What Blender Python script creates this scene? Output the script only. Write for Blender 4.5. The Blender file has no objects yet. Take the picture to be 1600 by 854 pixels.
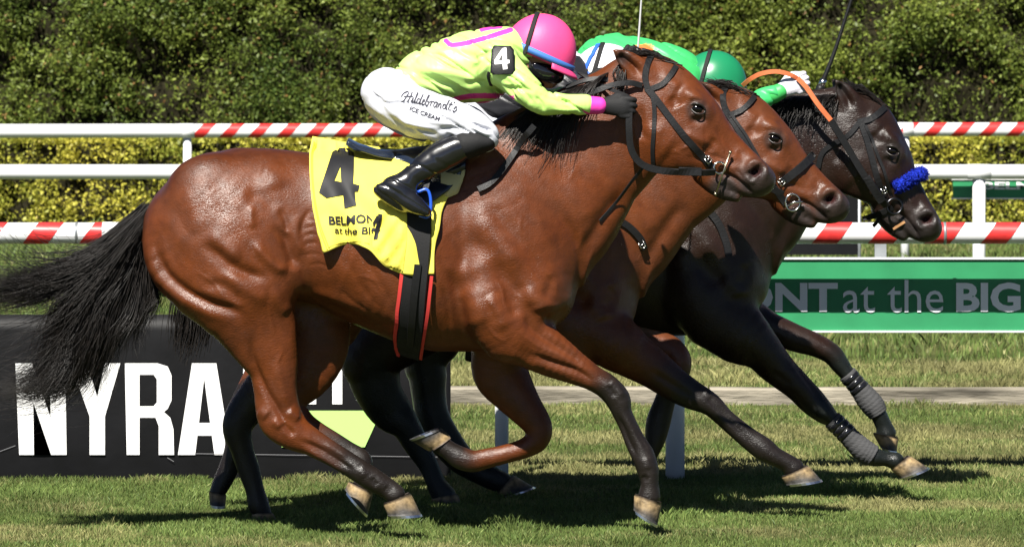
import bpy, math, random
import numpy as np
from mathutils import Vector
from mathutils.bvhtree import BVHTree

# ------------------------------------------------------------------ camera, light
scene = bpy.context.scene
random.seed(7); rng = np.random.default_rng(7)
CAMY, CAMH, FPX, PY0 = -21.68, 1.98, 200/36*1600, 25.0
cam_data = bpy.data.cameras.new('camera'); cam = bpy.data.objects.new('camera', cam_data)
scene.collection.objects.link(cam); scene.camera = cam
cam.location = (0, CAMY, CAMH); cam.rotation_euler = (math.radians(90), 0, 0)
cam_data.lens = 200; cam_data.sensor_width = 36; cam_data.shift_y = -(427-PY0)/1600
cam_data.clip_start = 0.5; cam_data.clip_end = 2000
cam_data.dof.use_dof = True; cam_data.dof.focus_distance = 21.6; cam_data.dof.aperture_fstop = 13
SUN_EL, SUN_AZ = math.radians(50), math.radians(198)      # from behind the camera, a little left
world = bpy.data.worlds.new('World'); scene.world = world; world.use_nodes = True
wn = world.node_tree; bg = wn.nodes['Background']; sky = wn.nodes.new('ShaderNodeTexSky')
sky.sky_type = 'NISHITA'; sky.sun_disc = False; sky.sun_elevation = SUN_EL; sky.sun_rotation = SUN_AZ; sky.air_density = .28; sky.dust_density = .2; sky.ozone_density = 1
wn.links.new(sky.outputs[0], bg.inputs[0]); bg.inputs[1].default_value = 0.05
sl = bpy.data.lights.new('sun', 'SUN'); sun = bpy.data.objects.new('sun', sl); scene.collection.objects.link(sun)
sl.energy = 5.0; sl.angle = math.radians(0.5); sl.color = (1, .96, .88)
sdir = Vector((math.sin(SUN_AZ)*math.cos(SUN_EL), math.cos(SUN_AZ)*math.cos(SUN_EL), math.sin(SUN_EL)))
sun.rotation_euler = sdir.to_track_quat('Z', 'Y').to_euler(); sun.location = (-4, -12, 16)
vs = scene.view_settings; vs.view_transform = 'Standard'; vs.look = 'None'; vs.exposure = 1.02; vs.gamma = 1
scene.cycles.max_bounces = 5; scene.cycles.diffuse_bounces = 1; scene.cycles.glossy_bounces = 2

# ------------------------------------------------------------------ helpers
COL = scene.collection
CAMV = np.array([0, CAMY, CAMH])
def XZ(px, py, y):                       # the world x, z of a picture point at depth y
    k = (y-CAMY)/FPX
    return (px-800)*k, CAMH-(py-PY0)*k
def W(px, py, y=0.0):
    a, b = XZ(px, py, y); return np.array([a, y, b])
def proj(v):
    k = FPX/(v[:, 1]-CAMY)
    return np.stack([800+v[:, 0]*k, PY0+(CAMH-v[:, 2])*k], 1)

def props(o, label=None, cat=None, group=None, kind=None):
    if label: o['label'] = label
    if cat: o['category'] = cat
    if group: o['group'] = group
    if kind: o['kind'] = kind
    return o
def link(o, parent=None):
    COL.objects.link(o)
    if parent is not None:
        o.parent = parent
        base = parent
        off = Vector((0, 0, 0))
        while base is not None:
            off = off + base.location; base = base.parent
        o.location = o.location-off if o.type == 'EMPTY' else -off
    return o
def empty(name, loc, parent=None):
    o = bpy.data.objects.new(name, None); o.location = Vector(loc); o.empty_display_size = .1
    return link(o, parent)
def mesh_obj(name, v, f, m, parent=None, smooth=True, col=None, mats=None, midx=None):
    me = bpy.data.meshes.new(name)
    v = np.asarray(v, dtype=np.float32)
    if isinstance(f, np.ndarray):
        n, k = f.shape
        me.vertices.add(len(v)); me.vertices.foreach_set('co', v.ravel())
        me.loops.add(n*k); me.loops.foreach_set('vertex_index', f.astype(np.int32).ravel())
        me.polygons.add(n); me.polygons.foreach_set('loop_start', np.arange(0, n*k, k, dtype=np.int32))
        me.update(calc_edges=True)
    else:
        me.from_pydata(v.tolist(), [], [list(map(int, q)) for q in f]); me.update()
    if smooth: me.polygons.foreach_set('use_smooth', np.ones(len(me.polygons), dtype=bool))
    if col is not None:
        a = me.color_attributes.new('tint', 'FLOAT_COLOR', 'POINT')
        c = np.ones((len(v), 4), np.float32); c[:, :3] = col; a.data.foreach_set('color', c.ravel())
    if mats:
        for q in mats: me.materials.append(q)
        if midx is not None: me.polygons.foreach_set('material_index', np.asarray(midx, dtype=np.int32))
    elif m: me.materials.append(m)
    me.validate()
    o = bpy.data.objects.new(name, me); link(o, parent); o.matrix_parent_inverse.identity()
    return o

class MB:                                 # a small collector of shapes that make one mesh
    def __init__(s): s.v = []; s.f = []
    def add(s, v, f):
        b = len(s.v); s.v += [tuple(map(float, p)) for p in v]; s.f += [[b+int(i) for i in q] for q in f]; return s
    def box(s, c, d, rz=0, bev=0):
        x, y, z = [q/2 for q in d]; V = []
        for sx, sy, sz in ((-1,-1,-1),(1,-1,-1),(1,1,-1),(-1,1,-1),(-1,-1,1),(1,-1,1),(1,1,1),(-1,1,1)):
            a, b = sx*x, sy*y
            V.append((c[0]+a*math.cos(rz)-b*math.sin(rz), c[1]+a*math.sin(rz)+b*math.cos(rz), c[2]+sz*z))
        return s.add(V, ((0,3,2,1),(4,5,6,7),(0,1,5,4),(1,2,6,5),(2,3,7,6),(3,0,4,7)))
    def tube(s, P, r, n=10, cap=True):
        P = np.asarray(P, float); r = np.broadcast_to(np.asarray(r, float), (len(P),))
        T = np.gradient(P, axis=0); T /= np.linalg.norm(T, axis=1)[:, None]+1e-9
        a = np.array([0, 1, 0.]) if abs(T[0][1]) < .9 else np.array([1., 0, 0])
        V = []
        for i in range(len(P)):
            u = a-T[i]*np.dot(a, T[i]); u /= np.linalg.norm(u)+1e-9; w = np.cross(T[i], u); a = u
            for k in range(n):
                t = 2*math.pi*k/n; V.append(P[i]+r[i]*(u*math.cos(t)+w*math.sin(t)))
        Fs = [(i*n+k, i*n+(k+1) % n, (i+1)*n+(k+1) % n, (i+1)*n+k) for i in range(len(P)-1) for k in range(n)]
        if cap: Fs += [tuple(range(n))[::-1], tuple((len(P)-1)*n+k for k in range(n))]
        return s.add(V, Fs)
    def build(s, name, m, parent=None, smooth=False):
        return mesh_obj(name, s.v, s.f, m, parent, smooth)

def catmull(P, n):                        # n samples through the points P (any columns)
    P = np.asarray(P, float)
    if len(P) == 2:
        t = np.linspace(0, 1, n)[:, None]; return P[0]*(1-t)+P[1]*t
    Q = np.vstack([2*P[0]-P[1], P, 2*P[-1]-P[-2]])
    s = np.linspace(0, len(P)-1, n); i = np.minimum(s.astype(int), len(P)-2); t = (s-i)[:, None]
    a, b, c, d = Q[i], Q[i+1], Q[i+2], Q[i+3]
    return .5*(2*b+(c-a)*t+(2*a-5*b+4*c-d)*t**2+(3*b-a-3*c+d)*t**3)
def smooth01(x): x = np.clip(x, 0, 1); return x*x*(3-2*x)
def vnoise(p, seed=0):                    # cheap smooth value noise in 2 or 3 columns
    p = np.asarray(p, float); i = np.floor(p).astype(np.int64); f = p-i; f = f*f*(3-2*f); out = np.zeros(len(p))
    D = p.shape[1]
    for c in range(1 << D):
        h = np.full(len(p), seed*7919+17, np.int64); w = np.ones(len(p))
        for d in range(D):
            b = (c >> d) & 1; h = (h*1103515245+(i[:, d]+b)*[73856093, 19349663, 83492791][d]) & 0x7fffffff
            w = w*(f[:, d] if b else 1-f[:, d])
        h = (h ^ (h >> 13))*1274126177 & 0x7fffffff
        out += w*(((h ^ (h >> 16)) & 0xffff)/65535)
    return out

# ------------------------------------------------------------------ materials
MATS = {}
def mat(name, rgb, rough=.6, spec=.5, metal=0, noise=0, nscale=20, bump=0, bscale=200, attr=False, sheen=0, coat=0, trans=0, stretch=None, bdist=.004):
    if name in MATS: return MATS[name]
    m = bpy.data.materials.new(name); m.use_nodes = True; nt = m.node_tree; b = nt.nodes['Principled BSDF']; L = nt.links.new
    b.inputs['Roughness'].default_value = rough; b.inputs['Specular IOR Level'].default_value = spec
    b.inputs['Metallic'].default_value = metal; b.inputs['Base Color'].default_value = (*rgb, 1)
    if sheen: b.inputs['Sheen Weight'].default_value = sheen
    if coat: b.inputs['Coat Weight'].default_value = coat; b.inputs['Coat Roughness'].default_value = .15
    out = None
    if attr:
        a = nt.nodes.new('ShaderNodeAttribute'); a.attribute_name = 'tint'
        mx = nt.nodes.new('ShaderNodeMix'); mx.data_type = 'RGBA'; mx.blend_type = 'MULTIPLY'; mx.inputs[0].default_value = 1
        mx.inputs[6].default_value = (*rgb, 1); L(a.outputs['Color'], mx.inputs[7]); out = mx.outputs[2]
    tc = nt.nodes.new('ShaderNodeTexCoord'); src = tc.outputs['Object']
    if stretch:
        mp = nt.nodes.new('ShaderNodeMapping'); mp.inputs['Scale'].default_value = stretch; L(src, mp.inputs[0]); src = mp.outputs[0]
    if noise:
        n = nt.nodes.new('ShaderNodeTexNoise'); n.inputs['Scale'].default_value = nscale; n.inputs['Detail'].default_value = 5
        L(src, n.inputs['Vector'])
        r = nt.nodes.new('ShaderNodeMapRange'); r.inputs[1].default_value = .3; r.inputs[2].default_value = .7
        r.inputs[3].default_value = 1-noise; r.inputs[4].default_value = 1+noise; L(n.outputs[0], r.inputs[0])
        mx = nt.nodes.new('ShaderNodeMix'); mx.data_type = 'RGBA'; mx.blend_type = 'MULTIPLY'; mx.inputs[0].default_value = 1
        if out: L(out, mx.inputs[6])
        else: mx.inputs[6].default_value = (*rgb, 1)
        L(r.outputs[0], mx.inputs[7]); out = mx.outputs[2]
    if out: L(out, b.inputs['Base Color'])
    if bump:
        n = nt.nodes.new('ShaderNodeTexNoise'); n.inputs['Scale'].default_value = bscale; n.inputs['Detail'].default_value = 3
        L(src, n.inputs['Vector'])
        bp = nt.nodes.new('ShaderNodeBump'); bp.inputs['Strength'].default_value = bump; bp.inputs['Distance'].default_value = bdist
        L(n.outputs[0], bp.inputs['Height']); L(bp.outputs[0], b.inputs['Normal'])
    if trans:
        t = nt.nodes.new('ShaderNodeBsdfTranslucent'); mxs = nt.nodes.new('ShaderNodeMixShader'); mxs.inputs[0].default_value = trans
        if out: L(out, t.inputs[0])
        else: t.inputs[0].default_value = (*rgb, 1)
        L(b.outputs[0], mxs.inputs[1]); L(t.outputs[0], mxs.inputs[2]); L(mxs.outputs[0], nt.nodes['Material Output'].inputs[0])
    MATS[name] = m; return m

def coat_mat(name, r0, r1):              # short glossy hair: patchy gloss, fine lie of the hair, faint dapples
    m = mat(name, (1, 1, 1), .4, .42, attr=True, noise=.18, nscale=26); nt = m.node_tree; b = nt.nodes['Principled BSDF']; L = nt.links.new
    tc = nt.nodes.new('ShaderNodeTexCoord')
    def noi(sc, stretch, det=4):
        mp = nt.nodes.new('ShaderNodeMapping'); mp.inputs['Scale'].default_value = stretch; mp.inputs['Rotation'].default_value = (0, .5, 0); L(tc.outputs['Object'], mp.inputs[0])
        n = nt.nodes.new('ShaderNodeTexNoise'); n.inputs['Scale'].default_value = sc; n.inputs['Detail'].default_value = det; L(mp.outputs[0], n.inputs['Vector']); return n.outputs[0]
    r = nt.nodes.new('ShaderNodeMapRange'); r.inputs[1].default_value = .35; r.inputs[2].default_value = .65; r.inputs[3].default_value = r0; r.inputs[4].default_value = r1
    L(noi(7, (1, 1, 1), 6), r.inputs[0]); L(r.outputs[0], b.inputs['Roughness'])
    prev = None
    for sc, st, strg, dist in ((24, (1, 1, .7), .16, .006), (170, (.35, 1, 1), .36, .003), (420, (.3, 1, 1), .7, .002)):
        bp = nt.nodes.new('ShaderNodeBump'); bp.inputs['Strength'].default_value = strg; bp.inputs['Distance'].default_value = dist; L(noi(sc, st, 2), bp.inputs['Height'])
        if prev: L(prev, bp.inputs['Normal'])
        prev = bp.outputs[0]
    L(prev, b.inputs['Normal']); return m

# ------------------------------------------------------------------ implicit bodies
class Field:
    def __init__(s, lo, hi, h):
        s.lo = np.array(lo, float); s.h = h; s.n = np.ceil((np.array(hi)-s.lo)/h).astype(int)+1
        s.ax = [(s.lo[i]+h*np.arange(s.n[i])).astype(np.float32) for i in range(3)]
        s.F = np.full(tuple(s.n), .5, np.float32)
    def block(s, lo, hi):
        a = np.maximum(np.floor((np.array(lo)-s.lo)/s.h).astype(int), 0); b = np.minimum(np.ceil((np.array(hi)-s.lo)/s.h).astype(int)+1, s.n)
        return tuple(slice(max(0, int(p)), max(int(p)+1, int(q))) for p, q in zip(a, b))
    def blend(s, sl, G, k, sub=False):
        A = s.F[sl]
        if sub:
            hh = np.maximum(k-np.abs(A+G), 0)/k; s.F[sl] = np.maximum(A, -G)+hh*hh*k*.25
        else:
            hh = np.maximum(k-np.abs(A-G), 0)/k; s.F[sl] = np.minimum(A, G)-hh*hh*k*.25
    def chain(s, st, k=.03, sub=4, flat=2.0):
        # st rows: x, z, a (in-plane radius), yc, b (radius across)
        st = np.asarray(st, float); P = catmull(st, (len(st)-1)*sub+1) if len(st) > 2 else catmull(st, 5)
        P[:, 2] = np.maximum(P[:, 2], .004); P[:, 4] = np.maximum(P[:, 4], .004)
        mg = k+2*s.h
        lo = [(P[:, 0]-P[:, 2]).min()-mg, (P[:, 3]-P[:, 4]).min()-mg, (P[:, 1]-P[:, 2]).min()-mg]
        hi = [(P[:, 0]+P[:, 2]).max()+mg, (P[:, 3]+P[:, 4]).max()+mg, (P[:, 1]+P[:, 2]).max()+mg]
        sl = s.block(lo, hi); G = np.full(s.F[sl].shape, .5, np.float32)
        o = [q.start for q in sl]
        for i in range(len(P)-1):
            p, q = P[i], P[i+1]
            l2 = [min(p[0]-p[2], q[0]-q[2])-mg, min(p[3]-p[4], q[3]-q[4])-mg, min(p[1]-p[2], q[1]-q[2])-mg]
            h2 = [max(p[0]+p[2], q[0]+q[2])+mg, max(p[3]+p[4], q[3]+q[4])+mg, max(p[1]+p[2], q[1]+q[2])+mg]
            b = s.block(l2, h2); bb = tuple(slice(q_.start-o_, q_.stop-o_) for q_, o_ in zip(b, o))
            x = s.ax[0][b[0]][:, None]; z = s.ax[2][b[2]][None, :]; y = s.ax[1][b[1]][None, :, None]
            dx, dz = q[0]-p[0], q[1]-p[1]; L2 = dx*dx+dz*dz+1e-12
            t = np.clip(((x-p[0])*dx+(z-p[1])*dz)/L2, 0, 1)
            a = p[2]+(q[2]-p[2])*t; bw = p[4]+(q[4]-p[4])*t; yc = p[3]+(q[3]-p[3])*t
            d2 = (x-p[0]-dx*t)**2+(z-p[1]-dz*t)**2
            yy = (y-yc[:, None, :])*(a/bw)[:, None, :]
            if flat == 2.0: D = np.sqrt(d2[:, None, :]+yy*yy)
            else: D = (np.sqrt(d2)[:, None, :]**flat+np.abs(yy)**flat)**(1/flat)
            D = ((D-a[:, None, :])*np.minimum(1, bw/a)[:, None, :]).astype(np.float32)
            G[bb] = np.minimum(G[bb], D)
        s.blend(sl, G, k)
    def loftx(s, st, k=.05, flat=2.2, y0=0):
        # st rows: x, ztop, zbot, halfwidth
        st = np.asarray(st, float); P = catmull(st, len(st)*12)
        P = P[np.argsort(P[:, 0])]
        x = s.ax[0]; zt = np.interp(x, P[:, 0], P[:, 1]); zb = np.interp(x, P[:, 0], P[:, 2]); w = np.interp(x, P[:, 0], P[:, 3])
        hh = np.maximum((zt-zb)/2, .004); zc = (zt+zb)/2; w = np.maximum(w, .004)
        out = np.maximum(P[0, 0]-x, x-P[-1, 0])
        D = (np.abs((s.ax[2][None, None, :]-zc[:, None, None])/hh[:, None, None])**flat+np.abs((s.ax[1][None, :, None]-y0)/w[:, None, None])**flat)**(1/flat)
        D = (D-1)*np.minimum(hh, w)[:, None, None]
        D = np.maximum(D, out[:, None, None])
        s.blend((slice(None),)*3, D.astype(np.float32), k)
    def surface(s):
        F = s.F; S = F < 0; nx, ny, nz = F.shape
        cnt = np.zeros((nx-1, ny-1, nz-1), np.int8)
        C = [(i, j, k) for i in (0, 1) for j in (0, 1) for k in (0, 1)]
        for i, j, k in C: cnt += S[i:nx-1+i, j:ny-1+j, k:nz-1+k]
        act = (cnt > 0) & (cnt < 8); I = np.argwhere(act); idx = np.full(act.shape, -1, np.int32); idx[act] = np.arange(len(I))
        val = np.stack([F[I[:, 0]+i, I[:, 1]+j, I[:, 2]+k] for i, j, k in C], 1)
        acc = np.zeros((len(I), 3)); num = np.zeros(len(I))
        for a in range(8):
            for b in range(a+1, 8):
                d = np.array(C[b])-np.array(C[a])
                if np.abs(d).sum() != 1: continue
                m = (val[:, a] < 0) != (val[:, b] < 0); t = np.where(m, val[:, a]/(val[:, a]-val[:, b]+1e-12), 0)
                acc += m[:, None]*(np.array(C[a])+t[:, None]*d); num += m
        V = s.lo+s.h*(I+acc/num[:, None])
        Q = []
        for axs in range(3):
            u, w = (axs+1) % 3, (axs+2) % 3
            A = [slice(None)]*3; B = [slice(None)]*3
            A[axs] = slice(0, -1); B[axs] = slice(1, None)
            E = S[tuple(A)] != S[tuple(B)]
            J = np.argwhere(E); J = J[(J[:, u] > 0) & (J[:, w] > 0) & (J[:, u] < F.shape[u]-1) & (J[:, w] < F.shape[w]-1)]
            ins = S[J[:, 0], J[:, 1], J[:, 2]]
            def c(du, dw):
                K = J.copy(); K[:, u] -= du; K[:, w] -= dw; return idx[K[:, 0], K[:, 1], K[:, 2]]
            q = np.stack([c(1, 1), c(0, 1), c(0, 0), c(1, 0)], 1)
            q[~ins] = q[~ins][:, ::-1]; Q.append(q)
        Q = np.vstack(Q); Q = Q[(Q >= 0).all(1)]
        return V, Q
def relax(V, Q, it=2, lam=.5, mu=-.52):
    E = np.vstack([Q[:, [0, 1]], Q[:, [1, 2]], Q[:, [2, 3]], Q[:, [3, 0]]])
    deg = np.bincount(E[:, 0], minlength=len(V))+np.bincount(E[:, 1], minlength=len(V))
    for i in range(it*2):
        S = np.stack([np.bincount(E[:, 0], V[E[:, 1], d], len(V))+np.bincount(E[:, 1], V[E[:, 0], d], len(V)) for d in range(3)], 1)
        V = V+(lam if i % 2 == 0 else mu)*(S/np.maximum(deg, 1)[:, None]-V)
    return V
def normals(V, Q):
    n = np.cross(V[Q[:, 2]]-V[Q[:, 0]], V[Q[:, 3]]-V[Q[:, 1]])
    N = np.stack([sum(np.bincount(Q[:, k], n[:, d], len(V)) for k in range(4)) for d in range(3)], 1)
    return N/(np.linalg.norm(N, axis=1)[:, None]+1e-12)
def pdist(p, line):                       # distance of 2-D points to a polyline
    line = np.asarray(line, float); d = np.full(len(p), 1e9)
    for a, b in zip(line[:-1], line[1:]):
        v = b-a; t = np.clip(((p-a)@v)/(v@v+1e-9), 0, 1); d = np.minimum(d, np.hypot(*(p-a-t[:, None]*v).T))
    return d
def pdist_t(p, line):                     # the same, with the place along the line (0..1)
    line = np.asarray(line, float); d = np.full(len(p), 1e9); T = np.zeros(len(p)); n = len(line)-1
    for i, (a, b) in enumerate(zip(line[:-1], line[1:])):
        v = b-a; t = np.clip(((p-a)@v)/(v@v+1e-9), 0, 1); q = np.hypot(*(p-a-t[:, None]*v).T); m = q < d; d[m] = q[m]; T[m] = (i+t[m])/n
    return d, T
def bvh_of(V, Q): return BVHTree.FromPolygons([tuple(p) for p in V], [tuple(map(int, q)) for q in Q])
def cast(bvh, px, py, ydef):
    w = W(px, py, 0.0); d = Vector(w-CAMV).normalized()
    h = bvh.ray_cast(Vector(CAMV), d)
    if h[0] is None: return W(px, py, ydef), Vector((0, -1, 0)), False
    return np.array(h[0]), h[1], True

def ribbon(P, N, width, th=.004):
    # flat band through points P with outward normals N
    P = np.asarray(P, float); N = np.asarray(N, float); T = np.gradient(P, axis=0); B = np.cross(T, N)
    B /= np.linalg.norm(B, axis=1)[:, None]+1e-9; w = np.broadcast_to(np.asarray(width, float), (len(P),))[:, None]/2
    O = N*th
    V = np.stack([P+B*w, P+B*w*.9+O, P-B*w*.9+O, P-B*w], 1).reshape(-1, 3)
    n = len(P); Fs = [(i*4+k, i*4+(k+1) % 4, (i+1)*4+(k+1) % 4, (i+1)*4+k) for i in range(n-1) for k in range(4)]
    Fs += [(0, 1, 2, 3), ((n-1)*4+3, (n-1)*4+2, (n-1)*4+1, (n-1)*4)]
    return V, Fs
def strap(name, pts, wpx, m, parent, bvh, y0, off=.003, th=.004, mirror=False, sm=2):
    # a strap laid on the near surface of bvh along picture points; rows with a third value hang free at that depth
    full = np.array([[p[0], p[1], p[2] if len(p) > 2 else np.nan] for p in pts], float)
    n = max(6, int(sum(np.hypot(*(full[i+1, :2]-full[i, :2])) for i in range(len(full)-1))/5))
    S = catmull(full[:, :2], n); s = np.linspace(0, len(full)-1, n)
    free = np.isfinite(full[:, 2]); P = []
    for i in range(n):
        j = min(int(s[i]), len(full)-2)
        if free[j] and free[j+1]:
            t = s[i]-j; P.append(W(S[i, 0], S[i, 1], full[j, 2]*(1-t)+full[j+1, 2]*t))
        else:
            p, nn, ok = cast(bvh, S[i, 0], S[i, 1], y0)
            if free[j] or free[min(j+1, len(full)-1)]:
                yy = full[j, 2] if free[j] else full[j+1, 2]; t = (s[i]-j) if free[j] else 1-(s[i]-j)
                y = yy*(1-t)+p[1]*t; p = W(S[i, 0], S[i, 1], min(y, p[1]) if ok else y)
            P.append(p)
    P = np.array(P)
    for _ in range(sm):
        P[1:-1, 1] = .5*P[1:-1, 1]+.25*(P[:-2, 1]+P[2:, 1])
    N = np.zeros_like(P)
    for i in range(n):
        h = bvh.find_nearest(Vector(P[i])) if bvh else (None,)
        N[i] = (np.array(h[1]) if h[0] is not None and h[3] < .06 else np.array([0, -1, 0]))
    N[:, 1] = np.minimum(N[:, 1], -.05)
    for _ in range(3): N[1:-1] = .5*N[1:-1]+.25*(N[:-2]+N[2:])
    N /= np.linalg.norm(N, axis=1)[:, None]
    V, Fs = ribbon(P+N*off, N, wpx*(y0-CAMY)/FPX, th)
    o = mesh_obj(name, V, Fs, m, parent, False)
    if mirror:
        V2 = V.copy(); V2[:, 1] = 2*y0-V2[:, 1]
        mesh_obj(name, V2, [q[::-1] for q in Fs], m, parent, False)
    return o
def strands(name, curves, r0, r1, m, parent):
    # hair: each curve (n,3) becomes a thin three-sided tapering tube
    C = np.asarray(curves, float); k, n, _ = C.shape
    T = np.gradient(C, axis=1); T /= np.linalg.norm(T, axis=2)[..., None]+1e-9
    u = np.cross(T, np.array([0, 1, .2])); u /= np.linalg.norm(u, axis=2)[..., None]+1e-9; w = np.cross(T, u)
    r = (r0+(r1-r0)*np.linspace(0, 1, n)**1.5)[None, :, None]*(.6+.8*rng.random((k, 1, 1)))
    V = np.stack([C+r*u, C+r*(-.5*u+.87*w), C+r*(-.5*u-.87*w)], 2)
    b = np.arange(k*(n)*3).reshape(k, n, 3); F = []
    for a in range(3):
        c = (a+1) % 3; F.append(np.stack([b[:, :-1, a], b[:, :-1, c], b[:, 1:, c], b[:, 1:, a]], -1).reshape(-1, 4))
    return mesh_obj(name, V.reshape(-1, 3), np.vstack(F), m, parent)
def guide_hair(guides, count, n=18, jit=.02, wav=.012, spread=None):
    # strands that run between neighbouring guide curves, with their own wander
    G = [catmull(g, n) for g in guides]; out = []
    for i in range(count):
        j = rng.integers(0, len(G)-1); t = rng.random(); c = G[j]*(1-t)+G[j+1]*t
        s = np.linspace(0, 1, n)[:, None]; d = rng.normal(size=3)*np.array([1, 1.4, 1])*jit
        ph = rng.random(3)*6.28; wv = np.sin(s*(3+3*rng.random())+ph)*wav*s
        L = .55+.45*rng.random()**.6; c = c+d*(.35+s)+wv
        q = np.linspace(0, (n-1)*L, n); i0 = np.minimum(q.astype(int), n-2); f = (q-i0)[:, None]
        out.append(c[i0]*(1-f)+c[i0+1]*f)
    return np.array(out)

# text: built-in font outlines as flat meshes, laid on whatever they are printed on
def text_polys(body, bold=0.0, shear=0.0, res=3):
    c = bpy.data.curves.new('t', 'FONT'); c.body = body; c.size = 1; c.offset = bold; c.shear = shear; c.resolution_u = res; c.fill_mode = 'FRONT'
    o = bpy.data.objects.new('t', c); COL.objects.link(o)
    dg = bpy.context.evaluated_depsgraph_get(); dg.update(); me = o.evaluated_get(dg).to_mesh()
    v = np.array([p.co[:2] for p in me.vertices]); f = [list(p.vertices) for p in me.polygons]
    o.evaluated_get(dg).to_mesh_clear(); bpy.data.objects.remove(o); bpy.data.curves.remove(c)
    return v, f
def refine(v, f, maxlen):
    import bmesh
    bm = bmesh.new(); vs_ = [bm.verts.new((p[0], p[1], 0)) for p in v]
    for q in f:
        try: bm.faces.new([vs_[i] for i in q])
        except Exception: pass
    bmesh.ops.triangulate(bm, faces=bm.faces[:])
    for _ in range(7):
        e = [x for x in bm.edges if x.calc_length() > maxlen]
        if not e: break
        bmesh.ops.subdivide_edges(bm, edges=e, cuts=1, use_grid_fill=False)
        bmesh.ops.triangulate(bm, faces=bm.faces[:])
    bm.verts.index_update(); V = np.array([x.co[:2] for x in bm.verts]); Fq = [[y.index for y in x.verts] for x in bm.faces]; bm.free()
    return V, Fq
def fit_text(body, x0, y0, x1, y1, bold=0, shear=0, caps=None):
    # outlines scaled so that their box fills x0..x1, with the baseline box y0 (top) .. y1 (bottom) in picture points
    v, f = text_polys(body, bold, shear); a, b = v.min(0), v.max(0)
    v = (v-a)/(b-a); return np.stack([x0+v[:, 0]*(x1-x0), y1+(y0-y1)*v[:, 1]], 1), f
def decal(name, v, f, m, parent, bvh, y0, off=.002, maxlen=6, rot=None):
    V, Fq = refine(v, f, maxlen)
    P = []
    for p in V:
        q, nn, ok = cast(bvh, p[0], p[1], y0); P.append(q+(np.array(nn) if nn[1] < 0 else -np.array(nn))*off if ok else q)
    Fq = [q if (V[q[1]][0]-V[q[0]][0])*(V[q[2]][1]-V[q[0]][1])-(V[q[1]][1]-V[q[0]][1])*(V[q[2]][0]-V[q[0]][0]) < 0 else q[::-1] for q in Fq]
    return mesh_obj(name, P, Fq, m, parent, True)
def stroke_polys(lines, w):               # pen strokes of width w as quads
    v, f = [], []
    for L in lines:
        P = catmull(L, max(3, len(L)*5)); T = np.gradient(P, axis=0); T /= np.linalg.norm(T, axis=1)[:, None]+1e-9
        n = np.stack([-T[:, 1], T[:, 0]], 1)*w/2; b = len(v)
        for p, q in zip(P, n): v += [p+q, p-q]
        f += [[b+2*i, b+2*i+1, b+2*i+3, b+2*i+2] for i in range(len(P)-1)]
    return np.array(v), f
# ------------------------------------------------------------------ ground
M_turf = mat('turf soil', (.060, .070, .022), .95, .1, noise=.35, nscale=3, bump=.6, bscale=60)
M_blade = mat('grass blades', (1, 1, 1), .55, .25, attr=True, trans=.25)
M_kerb = mat('weathered kerb timber', (.24, .215, .17), .9, .2, noise=.7, nscale=5, bump=.8, bscale=25, stretch=(.4, 1, 3), bdist=.01)
KY = 7.35                                              # the kerb line: course in front, verge behind and a little higher
turf = mesh_obj('turf_course', [(-300, -80, 0), (300, -80, 0), (300, KY+.05, 0), (-300, KY+.05, 0)], [(0, 1, 2, 3)], M_turf, smooth=False); props(turf, kind='structure')
verge = mesh_obj('grass_verge', [(-300, KY+.04, .075), (300, KY+.04, .075), (300, 900, .075), (-300, 900, .075)], [(0, 1, 2, 3)], M_turf, smooth=False); props(verge, kind='structure')
kerb = empty('kerb', (0, KY, 0)); props(kerb, kind='structure')
x = -7.0
while x < 7.5:
    L = 1.1+.9*random.random(); m = MB(); hz = .086+.012*random.random(); n = 7
    V = []
    for i in range(n):
        xx = x+.006+(L-.012)*i/(n-1); e = [.006*random.random() for _ in range(4)]
        V += [(xx, KY-.06-e[0], -.02), (xx, KY-.06-e[1], hz-.012), (xx, KY-.048, hz-e[2]*.6), (xx, KY+.05, hz-e[3]*.6), (xx, KY+.06, -.02)]
    F = [(i*5+k, (i+1)*5+k, (i+1)*5+(k+1) % 5, i*5+(k+1) % 5) for i in range(n-1) for k in range(5)]
    F += [(4, 3, 2, 1, 0), tuple((n-1)*5+k for k in range(5))]
    mesh_obj('kerb_block', V, F, M_kerb, kerb, False); x += L

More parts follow.
